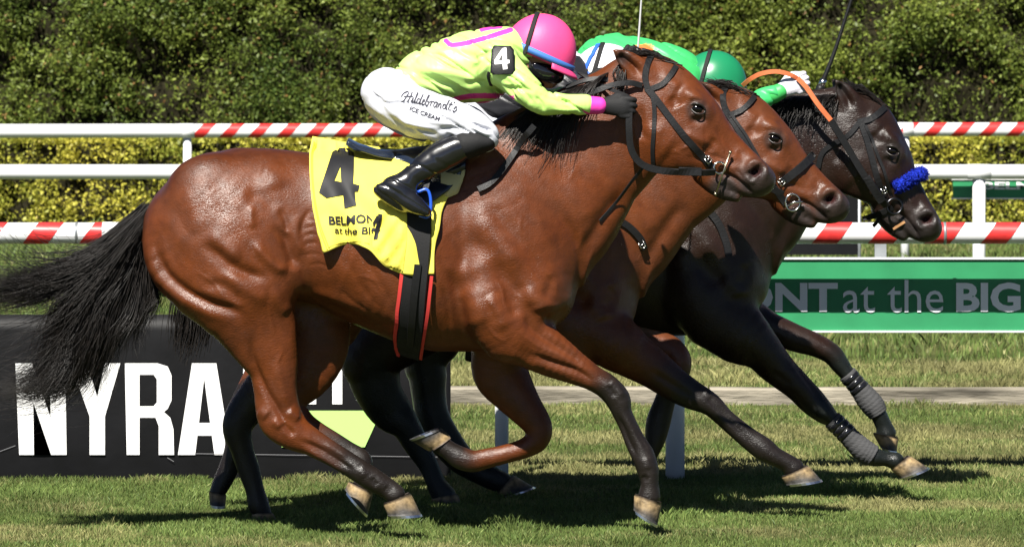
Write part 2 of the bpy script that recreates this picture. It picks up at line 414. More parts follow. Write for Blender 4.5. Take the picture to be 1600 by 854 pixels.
def grass(name, x0, x1, y0, y1, n, hgt, wid, z, dry, label, pw=1.0):
    u = rng.random(n)**pw; y = y0+(y1-y0)*u; half = (y-CAMY)/FPX*800+1.3
    x = (rng.random(n)*2-1)*np.minimum(half, x1)
    P = np.stack([x, y], 1)
    tuft = vnoise(P*np.array([7, 5]), 1)*.6+vnoise(P*np.array([19, 14]), 2)*.4
    keep = rng.random(n) < .45+.9*tuft; x, y, tuft, P = x[keep], y[keep], tuft[keep], P[keep]; n = len(x)
    h = hgt*(.35+.9*rng.random(n))*(.35+1.2*tuft+.9*smooth01((vnoise(P*np.array([4.5, 3.5]), 12)-.66)*6)); a = rng.random(n)*6.283; lean = rng.normal(size=n)*.45; la = rng.random(n)*6.283
    dx, dy = np.cos(a)*wid/2, np.sin(a)*wid/2; tx, ty = np.cos(la)*lean*h, np.sin(la)*lean*h
    zz = np.full(n, z-.003)
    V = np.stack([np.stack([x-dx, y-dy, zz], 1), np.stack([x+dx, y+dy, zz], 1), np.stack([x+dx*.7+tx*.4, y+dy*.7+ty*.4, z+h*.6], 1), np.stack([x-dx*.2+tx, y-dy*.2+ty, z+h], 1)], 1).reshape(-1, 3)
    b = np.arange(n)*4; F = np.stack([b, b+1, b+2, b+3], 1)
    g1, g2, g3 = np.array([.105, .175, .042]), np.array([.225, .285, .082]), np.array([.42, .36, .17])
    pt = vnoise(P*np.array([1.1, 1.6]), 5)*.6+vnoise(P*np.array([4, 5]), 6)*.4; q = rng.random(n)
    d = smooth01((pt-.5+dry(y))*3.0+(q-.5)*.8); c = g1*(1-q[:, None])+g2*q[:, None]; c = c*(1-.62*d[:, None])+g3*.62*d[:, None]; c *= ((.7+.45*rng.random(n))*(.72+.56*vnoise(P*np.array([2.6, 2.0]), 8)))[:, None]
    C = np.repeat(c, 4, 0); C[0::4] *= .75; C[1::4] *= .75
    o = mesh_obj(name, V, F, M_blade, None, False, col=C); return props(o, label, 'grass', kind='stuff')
grass('course_grass', -4, 4, -1.4, 3.2, 420000, .019, .0030, 0, lambda y: .02+.06*np.clip(y-1.0, 0, 2), 'short green turf the horses gallop on')
grass('course_grass', -4, 4, 3.2, KY-.05, 180000, .019, .0040, 0, lambda y: .20+0*y, 'drier short turf between the near rail and the kerb')
grass('verge_grass', -6, 6, KY+.06, KY+2.2, 100000, .030, .0045, .075, lambda y: .2+.25*np.sin(np.clip((y-KY)*1.3, 0, 3)), 'longer rough grass along the top of the kerb')
grass('verge_grass', -7, 7, KY+2.2, 29.5, 90000, .045, .012, .075, lambda y: -.1+0*y, 'green lawn stretching from the kerb to the hedges')

# ------------------------------------------------------------------ rails
M_white = mat('white rail plastic', (.80, .81, .82), .35, .5, noise=.03, nscale=3, bump=.05, bscale=30)
M_red = mat('red reflective tape', (.62, .035, .035), .38, .5, noise=.12, nscale=40)
M_grey = mat('galvanised steel', (.36, .38, .40), .45, .5, metal=.6, noise=.15, nscale=15)
def rail_fence(name, y, pz, rad, x0, x1, posts, label, stripes=None, yaw=0.0, post_r=.03, cat='railing', foot=0.0, period=.241, bw=.108, lean=.035):
    root = empty(name, (0, y, 0)); props(root, label, cat)
    yy = lambda x: y+yaw*x
    m = MB(); n = 24; V = []
    m.tube([(xx, yy(xx), pz) for xx in np.linspace(x0, x1, 25)], rad, 20); m.build('top_rail', M_white, root, True)
    if stripes:
        a, b, ph = stripes; i = math.floor((a-ph)/period)
        while True:
            s = ph+i*period; i += 1
            if s < a: continue
            if s+bw > b: break
            V = []; k = 20; segs = 3
            for j in range(segs+1):
                for q in range(k+1):
                    t = -math.pi*.62+math.pi*1.24*q/k              # tape on the face of the tube
                    xx = s+bw*j/segs+lean*math.sin(t); V.append((xx, yy(xx)-(rad+.0012)*math.cos(t), pz+(rad+.0012)*math.sin(t)))
            F = [(j*(k+1)+q, (j+1)*(k+1)+q, (j+1)*(k+1)+q+1, j*(k+1)+q+1) for j in range(segs) for q in range(k)]
            mesh_obj('red_stripe', V, F, M_red, root)
    for p in posts:
        px, r, mm = p[0], p[1], p[2] if len(p) > 2 else M_white
        c = MB(); c.tube([(px, yy(px)+.02, foot), (px, yy(px)+.02, foot+.3), (px, yy(px)+.02, pz-.02)], r, 14); po = c.build('post', mm, root, True)
        c = MB(); c.tube([(px-r*1.8, yy(px), pz), (px+r*1.8, yy(px), pz)], rad*1.06, 18); c.build('bracket', M_white, po, True)
    return root
NY = 24.35+CAMY
X = lambda px, y: XZ(px, 0, y)[0]; Z = lambda py, y: XZ(0, py, y)[1]
rail_fence('running_rail', NY, Z(364, NY), .0455, X(-900, NY), X(2500, NY), [(X(1055, NY), .042), (X(784, NY), .030), (X(180, NY), .030), (X(1800, NY), .042), (X(-150, NY), .042)],
           'near white running rail with wide red stripes just behind the horses', (X(-900, NY), X(2500, NY), X(42, NY)+.017))
for p in (1476, 120, -200): MB().tube([(X(p, NY)-.006, NY, Z(364, NY)), (X(p, NY)+.006, NY, Z(364, NY))], .0475, 20).build('joint_ring', M_grey, [o for o in COL.objects if o.name == 'running_rail'][0], True)
FY = 44+CAMY
rail_fence('outer_rail', FY, Z(203.5, FY), .053, X(-1050, FY), X(2650, FY), [(X(295, FY), .032), (X(1418, FY), .034), (X(-250, FY), .032), (X(850, FY), .032), (X(1850, FY), .032), (X(-800, FY), .032), (X(2400, FY), .032)],
           'highest and farthest white rail with small red stripes before the hedges', (X(306, FY), X(2650, FY), X(310, FY)), yaw=.085, period=44/202, bw=20/202, lean=.05)
c = MB().tube([(X(303, FY), FY+.085*X(303, FY), Z(203.5, FY)), (X(307, FY), FY+.085*X(307, FY), Z(203.5, FY))], .056, 20)
EY = 38+CAMY
rail_fence('middle_rail', EY, Z(268.5, EY), .049, X(-1200, EY), X(2800, EY), [(X(-700, EY), .043), (X(-100, EY), .043), (X(1530, EY), .043), (X(990, EY), .043), (X(560, EY), .043), (X(2000, EY), .043)],
           'plain white rail running between the two red striped rails', foot=.07)

# ------------------------------------------------------------------ boards
M_black = mat('black vinyl banner', (.004, .004, .005), .55, .22, noise=.3, nscale=6, bump=.25, bscale=8, bdist=.01)
M_letter = mat('white lettering', (.84, .84, .84), .5, .4)
M_lime = mat('lime banner print', (.42, .72, .20), .5, .4)
M_green = mat('green board', (.028, .235, .095), .45, .4, noise=.10, nscale=6)
M_silver = mat('pale grey lettering', (.88, .90, .94), .5, .4)
def flat_print(name, v, f, m, parent, y, off=.006):
    V, Fq = refine(v, f, 60); P = []
    for p in V: P.append(W(p[0], p[1], y-off))
    Fq = [q if (V[q[1]][0]-V[q[0]][0])*(V[q[2]][1]-V[q[0]][1])-(V[q[1]][1]-V[q[0]][1])*(V[q[2]][0]-V[q[0]][0]) < 0 else q[::-1] for q in Fq]
    return mesh_obj(name, P, Fq, m, parent, False)
def rects(rs):                                          # quads given by four picture points each
    v, f = [], []
    for r in rs: b = len(v); v += list(r); f.append(list(range(b, b+len(r))))
    return np.array(v, float), f
BY = NY-.03
bn = empty('banner', (X(350, BY), BY, 0)); props(bn, 'long black banner with big white NYRA letters behind the hind legs', 'banner')
x0, x1, zt, zb = X(-300, BY), X(704, BY), Z(491, BY), .005
V, F = [], []; nx, nz = 60, 10                          # a padded face that bulges a little and wrinkles
for i in range(nx+1):
    for j in range(nz+1):
        u, w = i/nx, j/nz; xx = x0+(x1-x0)*u; bul = .014*math.sin(math.pi*w)**.5
        V.append((xx, BY-bul-.002*math.sin(xx*23+w*5)*math.sin(w*9), zb+(zt-zb)*w))
F = [(i*(nz+1)+j, (i+1)*(nz+1)+j, (i+1)*(nz+1)+j+1, i*(nz+1)+j+1) for i in range(nx) for j in range(nz)]
b = len(V); V += [(x0, BY+.05, zb), (x1, BY+.05, zb), (x1, BY+.05, zt-.01), (x0, BY+.05, zt-.01)]
F += [(b+1, b, b+3, b+2)]
top = [i*(nz+1)+nz for i in range(nx+1)]; F += [tuple(top)+(b+2, b+3)]; F += [tuple(nx*(nz+1)+j for j in range(nz+1))+(b+2, b+1)]
mesh_obj('panel', V, F, M_black, bn)
let = []
H0, H1 = 567, 710
# N Y R A drawn as heavy condensed capitals
N_ = [[(24, H0), (50, H0), (79, 652), (78, H0), (102, H0), (104, H1), (80, H1), (52, 628), (53, H1), (30, H1)]]
Y_ = [[(110, H0), (136, H0), (152, 620), (164, H0), (188, H0), (164, 650), (164, H1), (140, H1), (140, 650)]]
R_ = [[(195, H0), (218, H0), (218, H1), (198, H1)], [(218, H0), (246, H0), (262, 572), (268, 586), (245, 592), (240, 585), (218, 585)], [(245, 592), (268, 586), (268, 625), (262, 638), (245, 628)], [(218, 634), (240, 634), (245, 628), (262, 638), (256, 643), (243, 652), (218, 652)], [(243, 652), (256, 643), (266, 652), (271, 670), (272, H1), (248, H1), (248, 665)]]
A_ = [[(300, H0), (319, H0), (319, 590), (305, H1), (278, H1)], [(319, H0), (338, H0), (361, H1), (335, H1), (319, 590)], [(310.8, 660), (328.3, 660), (331, 680), (308.5, 680)]]
for L in (N_, Y_, R_, A_):
    v, f = rects(L); flat_print('letter', v, f, M_letter, bn, BY, .0165)
h0, h1_ = 566, 631
v, f = fit_text('B', 380, h0, 425, h1_, bold=.03); flat_print('letter', v, f, M_letter, bn, BY, .0165)
v, f = fit_text('E', 440, h0, 494, h1_, bold=.03); flat_print('letter', v, f, M_letter, bn, BY, .0165)
v, f = fit_text('T', 496, h0, 558, h1_, bold=.03); flat_print('letter', v, f, M_letter, bn, BY, .0165)
v, f = fit_text('S', 556, h0, 604, h1_, bold=.03); flat_print('letter', v, f, M_letter, bn, BY, .0165)
v, f = rects([[(440, 641), (596, 641), (570, 698), (440, 698)]]); flat_print('arrow', v, f, M_lime, bn, BY, .0160)
for q in ([(300, 707.4), (700, 713), (700, 714), (300, 708.4)], [(0, 704), (24, 695), (24, 696), (0, 705)], [(262, 714), (272, 720), (271, 720.6), (261, 714.6)]):
    v, f = rects([q]); flat_print('scratch', v, f, mat('scuffed vinyl', (.16, .16, .17), .7), bn, BY, .0170)

def sign(name, label, y, x0p, x1p, top, bot, rows, frame=True, m=M_green):
    r = empty(name, (X((x0p+x1p)/2, y), y, 0)); props(r, label, 'sign')
    a, b, t, bt = X(x0p, y), X(x1p, y), Z(top, y), Z(bot, y)
    MB().box(((a+b)/2, y+.012, (t+bt)/2), (b-a, .02, t-bt)).build('panel', m, r)
    if frame:
        MB().box(((a+b)/2, y+.008, t+.004), (b-a+.02, .032, .008)).build('edge_trim', M_white, r)
        MB().box(((a+b)/2, y+.008, bt-.004), (b-a+.02, .032, .008)).build('edge_trim', M_white, r)
    for body, xa, xb, ta, tb, bold, mm in rows:
        v, f = fit_text(body, xa, ta, xb, tb, bold); flat_print('lettering', v, f, mm, r, y, .003)
    return r
SY = NY+.22
sg = sign('rail_sign', 'long green board with grey white lettering hung under the near rail', SY, 870, 2000, 405, 516,
     [('BELMONT', 985, 1309, 441, 487, .035, M_silver), ('at the', 1317, 1474, 437, 488, 0, M_silver), ('BIG A', 1494, 1665, 441, 487, .035, M_silver)])
MB().box((X(1382, NY), SY+.05, Z(400, NY)), (.05, .03, .24)).build('hanger', M_grey, sg)
for p in (1055, 1800): MB().box((X(p, NY), NY+.12, Z(440, NY)), (.03, .20, .03)).build('bracket', M_grey, sg)
sign('rail_sign', 'small green board with white letters under the plain middle rail at the right edge', EY+.14, 1489, 1900, 281, 309, [('BELMONT', 1535, 1690, 284, 296, .035, M_letter)])
db = sign('banner', 'dark board far behind the muzzles of the middle and far horses', EY+.02, 1120, 1341, 288, 398, [], frame=False, m=M_black)
v, f = rects([[(1150, 322), (1312, 322), (1304, 345), (1150, 345)]]); flat_print('arrow', v, f, M_lime, db, EY+.02, .004)
MB().tube([(X(1343, EY), EY+.03, .07), (X(1343, EY), EY+.03, Z(285, EY))], .012, 8).build('edge_pole', M_grey, db, True)

# ------------------------------------------------------------------ hedges
M_leaf = mat('hedge leaves', (1, 1, 1), .5, .35, attr=True, trans=.3)
M_core = mat('dark hedge backing', (.018, .016, .008), .9, .1, noise=.5, nscale=15)  # near-black colour paints the shaded gaps between the leaves
def hedge(name, label, y0, depth, z0, z1, xa, xb, n, leaf, amp, cols, seed, lump, topz=True, slim=.36):
    root = empty(name, ((xa+xb)/2, y0+depth/2, z0)); props(root, label, 'hedge')
    def bulge(x, z):
        p = np.stack([x, z], 1); return amp*((vnoise(p*lump, seed)-.5)*1.2+(vnoise(p*lump*2.3, seed+1)-.5)*.8+(vnoise(p*lump*5.1, seed+2)-.5)*.45)
    # dark backing sheet behind the leaves
    nx, nz = 124, 24; gx, gz = np.meshgrid(np.linspace(xa, xb, nx), np.linspace(z0, z1-.05, nz), indexing='ij')
    fr = y0+.16+bulge(gx.ravel(), gz.ravel())*-.8; V = np.stack([gx.ravel(), fr, gz.ravel()], 1); k = len(V)
    V = np.vstack([V, np.stack([gx[:, -1], np.full(nx, y0+depth), np.full(nx, z1-.1)], 1)])
    F = [(i*nz+j, (i+1)*nz+j, (i+1)*nz+j+1, i*nz+j+1) for i in range(nx-1) for j in range(nz-1)]+[(i*nz+nz-1, (i+1)*nz+nz-1, k+i+1, k+i) for i in range(nx-1)]
    mesh_obj('dark_backing', V, F, M_core, root)
    # leaves in little sprays
    ns = n//5; sx = xa+(xb-xa)*rng.random(ns); sz = z0+(z1-z0)*rng.random(ns)
    ht = bulge(sx, sz); tp = rng.random(ns) < (depth/(depth+z1-z0) if topz else 0)
    sy = y0-ht+.10*rng.random(ns)**2-.02; sz = np.where(tp, z1+.5*ht, sz); sy = np.where(tp, y0+depth*rng.random(ns), sy)
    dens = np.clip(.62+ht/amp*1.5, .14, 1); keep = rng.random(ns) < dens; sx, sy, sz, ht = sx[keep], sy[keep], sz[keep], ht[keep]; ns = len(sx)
    x, y, z, hh = [np.repeat(q, 5) for q in (sx, sy, sz, ht)]; m = len(x)
    x = x+rng.normal(size=m)*leaf*1.0; y = y+rng.normal(size=m)*leaf*.8; z = z+rng.normal(size=m)*leaf*.9
    d = rng.normal(size=(m, 3))+np.array([0, -.7, .35]); d /= np.linalg.norm(d, axis=1)[:, None]
    e = np.cross(d, rng.normal(size=(m, 3))); e /= np.linalg.norm(e, axis=1)[:, None]; nn = np.cross(d, e)
    L = leaf*(.6+.9*rng.random(m))[:, None]; P = np.stack([x, y, z], 1)
    V = np.stack([P-d*L*.5, P+e*L*slim+nn*L*.1, P+d*L*.6, P-e*L*slim+nn*L*.1], 1).reshape(-1, 3); b = np.arange(m)*4
    F = np.stack([b, b+1, b+2, b+3], 1)
    q = rng.random(m); w = np.repeat(rng.random(ns), 5); big = vnoise(np.stack([x, z], 1)*1.3, seed+9)
    t = np.clip(.25*q+.35*w+.6*(big-.25), 0, 1)[:, None]; c = cols[0]*(1-t)+cols[1]*t
    br = (rng.random(m) < .025)[:, None]; c = np.where(br, cols[2], c); c = c*(.7+.6*rng.random(m))[:, None]
    o = mesh_obj('leaves', V, F, M_leaf, root, False, col=np.repeat(c, 4, 0)); props(o, kind='stuff')
    return root
hedge('tall_hedge', 'tall dark green conifer hedge filling the top of the picture', 33.0, 1.2, .07, 3.0, -9, 9, 560000, .036, .20,
      [np.array([.052, .095, .018]), np.array([.32, .375, .066]), np.array([.30, .17, .06])], 31, 2.0, slim=.24)
hedge('golden_hedge', 'low clipped yellow green hedge seen between the white rails', 30.0, .9, .07, .87, -9, 9, 205000, .030, .10,
      [np.array([.17, .225, .030]), np.array([.80, .70, .11]), np.array([.6, .5, .16])], 57, 4.0)
# ------------------------------------------------------------------ racehorses
M_coat = coat_mat('horse coat', .27, .50)
M_dark = coat_mat('dark horse coat', .25, .46)
M_hair = mat('black horse hair', (.011, .008, .0065), .45, .4, noise=.5, nscale=30)
M_hoof = mat('hoof horn', (1, 1, 1), .6, .4, attr=True, noise=.6, nscale=38, bump=.4, bscale=90)
M_shoe = mat('aluminium shoe', (.75, .75, .76), .3, .5, metal=1)
M_eye = mat('horse eye', (.004, .003, .003), .10, .4)
M_inner = mat('nostril lining', (.28, .05, .05), .5, .5)

S0 = 410.0
def B(px, py): return ((px-800)/S0, CAMH-(py-PY0)/S0)        # body points traced at depth 0
TORSO = [(222, 372, 376, 6), (228, 335, 405, 38), (242, 306, 432, 62), (270, 277, 462, 82), (310, 250, 480, 96), (360, 232, 484, 103), (410, 231, 478, 103), (455, 235, 468, 96), (490, 239, 474, 94),
         (530, 243, 494, 104), (575, 246, 515, 114), (630, 248, 537, 120), (675, 244, 548, 117), (708, 236, 549, 107), (738, 226, 549, 94), (790, 205, 545, 88), (835, 215, 530, 78),
         (870, 260, 500, 62), (893, 330, 465, 42), (904, 400, 438, 16)]
NECK = [(740, 228, 815, 470, 80), (785, 196, 872, 452, 68), (824, 168, 905, 405, 55), (864, 146, 932, 358, 45), (903, 127, 962, 322, 39), (944, 109, 987, 288, 35), (982, 94, 1006, 250, 33), (1008, 88, 1022, 225, 32)]
HEAD = [(1000, 90, 985, 190, 33), (1028, 92, 992, 208, 37), (1054, 103, 1003, 232, 40), (1074, 119, 1022, 251, 42), (1092, 140, 1046, 262, 41), (1108, 163, 1068, 268, 35), (1124, 185, 1088, 276, 29), (1140, 203, 1107, 287, 25), (1157, 221, 1127, 297, 23.5), (1172, 235, 1145, 302, 24.5), (1186, 248, 1163, 306, 25), (1195, 258, 1179, 305, 22), (1199, 268, 1190, 296, 14)]
LIP = [(1100, 272, 18, 20), (1118, 288, 17, 19), (1134, 301, 12, 17), (1150, 308, 8, 14)]
EAR = [(1006, 120, 18, 12), (992, 105, 18, 10), (977, 92, 13, 7), (961, 80, 3, 3)]

# muscle lines: picture points, width, depth in metres (minus = groove)
BODY_STROKES = [
 ([(421, 351), (444, 370), (451, 389), (458, 408), (462, 424)], 8, -.016), ([(436, 322), (446, 345), (448, 372)], 5, -.008), ([(470, 330), (462, 350), (466, 380), (476, 400)], 7, .006), ([(490, 320), (474, 345), (470, 370)], 4, -.005),
 ([(316, 374), (339, 396), (361, 415), (395, 430), (428, 434)], 10, -.016), ([(322, 358), (350, 386), (380, 403)], 14, .010),
 ([(395, 372), (410, 396), (432, 417), (455, 422)], 8, .013),
 ([(240, 350), (247, 400), (260, 430), (290, 456), (327, 475), (365, 486), (386, 500)], 9, -.020), ([(229, 350), (232, 395), (247, 432), (283, 463), (322, 485), (356, 500)], 10, .009),
 ([(312, 449), (342, 445), (365, 460), (380, 480)], 9, -.008), ([(428, 445), (436, 475), (452, 492)], 10, .008),
 ([(395, 318), (392, 340), (397, 360)], 6, .007), ([(405, 262), (425, 275), (432, 300)], 18, .010), ([(380, 300), (410, 310), (436, 330)], 12, -.008),
 ([(391, 515), (396, 562), (412, 603), (437, 644), (453, 673)], 6, -.013), ([(430, 560), (440, 600), (455, 640)], 8, .006),
 ([(402, 640), (420, 650)], 9, .009), ([(448, 640), (470, 655)], 8, .010), ([(440, 655), (450, 670), (462, 680)], 5, -.008),
 ([(462, 684), (514, 709), (556, 738)], 5, -.011), ([(470, 697), (514, 722), (545, 742)], 4, .005),
 ([(700, 415), (713, 450), (720, 488), (725, 540)], 10, -.012), ([(728, 440), (740, 480), (752, 520)], 20, .014),
 ([(722, 319), (755, 357), (788, 394), (820, 425)], 22, .013), ([(745, 300), (790, 350), (830, 400), (850, 440)], 12, -.008),
 ([(700, 350), (715, 390), (735, 425)], 16, -.007), ([(770, 400), (790, 440), (810, 470)], 12, -.008), ([(812, 455), (840, 470), (848, 488)], 16, .014), ([(845, 470), (858, 452), (866, 425)], 9, -.007),
 ([(846, 500), (868, 496), (890, 478)], 7, -.014), ([(785, 440), (800, 470), (808, 500)], 9, -.010), ([(757, 455), (780, 490), (790, 520)], 10, .009),
 ([(821, 488), (833, 515), (887, 550), (915, 574)], 6, -.010), ([(821, 550), (862, 566), (903, 580), (932, 601)], 6, -.014), ([(840, 505), (880, 535), (920, 562)], 7, .006), ([(790, 545), (815, 562), (850, 578)], 8, .008),
 ([(960, 640), (981, 685), (997, 716)], 5, -.011), ([(973, 640), (992, 680), (1008, 705)], 5, .004), ([(955, 592), (970, 605)], 9, .005),
 ([(985, 290), (955, 325), (925, 372), (905, 410)], 12, -.013), ([(844, 300), (890, 357), (912, 395)], 10, -.007), ([(870, 280), (905, 320), (925, 345)], 16, .006), ([(800, 275), (840, 340), (870, 400)], 14, .007),
 ([(470, 470), (520, 480), (570, 505), (615, 522)], 7, -.009), ([(480, 455), (520, 465), (570, 488)], 8, .006),
 ([(455, 400), (468, 440), (480, 465)], 9, .008), ([(500, 330), (520, 400), (560, 450)], 16, .006), ([(540, 400), (560, 440), (590, 480)], 6, -.003), ([(570, 400), (595, 445), (615, 480)], 6, -.003),
 ([(690, 440), (700, 480), (705, 520)], 5, -.004), ([(560, 730), (572, 745)], 8, .005), ([(580, 745), (590, 760)], 5, -.006), ([(600, 760), (615, 768)], 6, -.004), ([(1008, 712), (1012, 735)], 8, .005), ([(1003, 742), (1012, 752)], 5, -.006), ([(950, 600), (962, 622)], 5, -.006), ([(962, 598), (975, 622)], 6, .005),
 ([(815, 650), (840, 640), (855, 665)], 7, .005), ([(830, 680), (850, 690)], 6, -.005), ([(725, 712), (738, 722)], 7, .005), ([(745, 712), (800, 697)], 4, -.007), ([(745, 727), (800, 713)], 4, .004), ([(425, 655), (440, 668)], 6, .007), ([(468, 640), (478, 660)], 5, -.006), ([(505, 690), (545, 715)], 4, .004),
 ([(285, 290), (300, 330), (310, 370)], 16, .006), ([(330, 270), (345, 310), (350, 350)], 14, -.005), ([(250, 330), (275, 360), (290, 395)], 14, .005), ([(345, 420), (390, 455), (425, 470)], 12, .007), ([(660, 300), (690, 340), (700, 390)], 14, -.004), ([(560, 460), (600, 490), (640, 505)], 12, .004), ([(760, 590), (800, 640)], 8, .004), ([(740, 722), (790, 707)], 5, -.006),
]
VEINS = [([(770, 430), (785, 450), (790, 480), (805, 500)], 3, .004), ([(735, 330), (760, 345), (775, 370), (800, 385)], 3, .003), ([(800, 300), (815, 330), (812, 360), (825, 380)], 3, .003), ([(800, 512), (840, 540), (870, 552), (890, 562)], 3, .004), ([(862, 530), (885, 548), (905, 566)], 2.6, .003),
 ([(560, 470), (600, 500), (640, 512), (690, 528)], 3.4, .004), ([(500, 400), (540, 430), (570, 432), (600, 445)], 3, .003), ([(905, 250), (885, 290), (860, 320)], 3, .003), ([(400, 440), (418, 470), (424, 500), (432, 530)], 3, .004), ([(350, 400), (375, 432), (400, 445)], 3, .003), ([(445, 540), (432, 575), (440, 610)], 3, .004), ([(300, 420), (330, 440), (350, 465)], 3, .003), ([(760, 500), (770, 520), (790, 535)], 3, .003), ([(850, 420), (868, 440), (872, 462)], 3, .003),
 ([(466, 350), (480, 344), (494, 341)], 2.8, -.004), ([(465, 361), (481, 355), (496, 353)], 2.8, -.004), ([(467, 373), (483, 366), (498, 366)], 2.8, -.004), ([(470, 386), (486, 379), (500, 380)], 2.8, -.004), ([(472, 400), (490, 396), (506, 400)], 2.8, -.003), ([(480, 415), (500, 412), (520, 420)], 2.8, -.003), ([(678, 490), (688, 512), (692, 536)], 2.8, -.004), ([(692, 486), (700, 508), (704, 534)], 2.8, -.004), ([(684, 470), (694, 490), (698, 510)], 2.8, -.003), ([(560, 440), (575, 462), (598, 482)], 2.8, -.003), ([(576, 430), (592, 455), (612, 474)], 2.8, -.003), ([(530, 450), (552, 470), (580, 488)], 2.8, -.003),
 ([(880, 590), (905, 598), (928, 606)], 2.6, .003), ([(500, 700), (530, 716), (556, 730)], 2.6, .004), ([(974, 668), (988, 694), (998, 712)], 2.6, .004), ([(990, 668), (1004, 690), (1012, 704)], 2.6, -.004)]
BODY_STROKES += [(a, b, c*.6) for a, b, c in VEINS]
HEAD_STROKES = [
 ([(1095, 212), (1105, 232), (1122, 250)], 2.8, .003), ([(1058, 236), (1080, 228), (1098, 233)], 2.8, .003), ([(1112, 200), (1126, 224), (1134, 246)], 2.8, .003), ([(1030, 240), (1050, 236), (1066, 240)], 2.8, .002), ([(1146, 262), (1156, 272), (1162, 284)], 2.6, -.004), ([(1138, 262), (1147, 272), (1152, 282)], 2.6, -.004), ([(1125, 290), (1135, 296), (1146, 300)], 2.4, -.004), ([(1076, 160), (1086, 157), (1098, 160)], 3, -.006), ([(1074, 153), (1086, 150), (1099, 154)], 3, .006),
 ([(1066, 205), (1090, 216), (1118, 230)], 7, .008), ([(1062, 250), (1098, 243), (1112, 225), (1125, 216)], 8, -.008), ([(1020, 185), (1030, 222), (1050, 240)], 24, .012),
 ([(1046, 150), (1056, 160), (1060, 168)], 9, -.011), ([(1062, 140), (1082, 150), (1102, 165)], 8, .012), ([(1075, 186), (1092, 188), (1105, 182)], 6, -.009), ([(1078, 178), (1096, 180)], 4, .006),
 ([(1110, 190), (1135, 222), (1155, 246)], 10, -.006), ([(1115, 268), (1142, 275), (1163, 291), (1178, 307)], 4, -.016), ([(1100, 250), (1130, 258), (1155, 270)], 7, .005),
 ([(1167, 272), (1169, 260), (1178, 253), (1189, 256), (1196, 266), (1195, 276), (1187, 284)], 5, .011), ([(1167, 272), (1172, 282), (1182, 286)], 4, .006),
 ([(1176, 262), (1180, 268), (1185, 274)], 8.5, -.040), ([(1000, 160), (1001, 195), (1006, 222)], 7, -.010), ([(1030, 110), (1050, 130), (1062, 140)], 7, .006),
 ([(1110, 276), (1128, 292), (1142, 300)], 4, .004), ([(1085, 225), (1110, 240), (1140, 255)], 4, -.005), ([(1006, 122), (990, 104), (974, 90), (966, 84)], 7, -.026), ([(1150, 232), (1160, 246), (1164, 260)], 6, -.005), ([(1120, 214), (1140, 236), (1152, 252)], 4, .004),
]

def hoof_mesh(name, c_heel, c_toe, g_toe, g_heel, y, w, parent, tone=0):
    a0, a1, b1, b0 = [np.array(XZ(*p, y)) for p in (c_heel, c_toe, g_toe, g_heel)]
    V, col = [], []; n, R = 22, 7
    for r in range(R):
        t = r/(R-1); h, e = a0*(1-t)+b0*t, a1*(1-t)+b1*t; c = (h+e)/2; d = (e-h)/2; ww = w*(.82+.2*t)
        if r == 0: d = d*.93; ww *= .93
        for k in range(n):
            q = 2*math.pi*k/n; x = math.cos(q); s = math.sin(q)
            if x < 0: s *= 1-.18*x*x
            p = c+d*x; V.append((p[0], y+ww*s, p[1]))
            m = .5+.5*math.sin(3*q+tone)+.25*math.sin(11*q)
            lt = np.array([.27, .19, .095]); dk = np.array([.045, .042, .04]); f = np.clip(t*2.0-.55+.35*(m-.5)+.12*tone, 0, 1)
            col.append(lt*(1-f)+dk*f if t > .06 else np.array([.08, .06, .05]))
    F = [(r*n+k, r*n+(k+1) % n, (r+1)*n+(k+1) % n, (r+1)*n+k) for r in range(R-1) for k in range(n)]
    F += [tuple(range(n)), tuple((R-1)*n+k for k in range(n))[::-1]]
    o = mesh_obj(name, V, F, M_hoof, parent, True, col=np.array(col))
    up = a0+a1-b0-b1; up = up/np.linalg.norm(up)                                # a shoe under the sole, open at the heel
    c = (b0+b1)/2; d = (b1-b0)/2; V = []; F = []; m = 20
    for k in range(m+1):
        q = -2.5+5.0*k/m; x, s = math.cos(q), math.sin(q)
        for rr, hh in ((1.03, 0.0), (1.03, -.010), (.74, -.010), (.74, 0.0)):
            p = c+d*x*rr+up*(hh+.002); V.append((p[0], y+w*1.02*s*rr, p[1]))
    for k in range(m):
        for j in range(4): F.append((k*4+j, k*4+(j+1) % 4, k*4+4+(j+1) % 4, k*4+4+j))
    F += [(0, 1, 2, 3), (m*4+3, m*4+2, m*4+1, m*4)]
    mesh_obj('horseshoe', V, F, M_shoe, o, False)
    return o

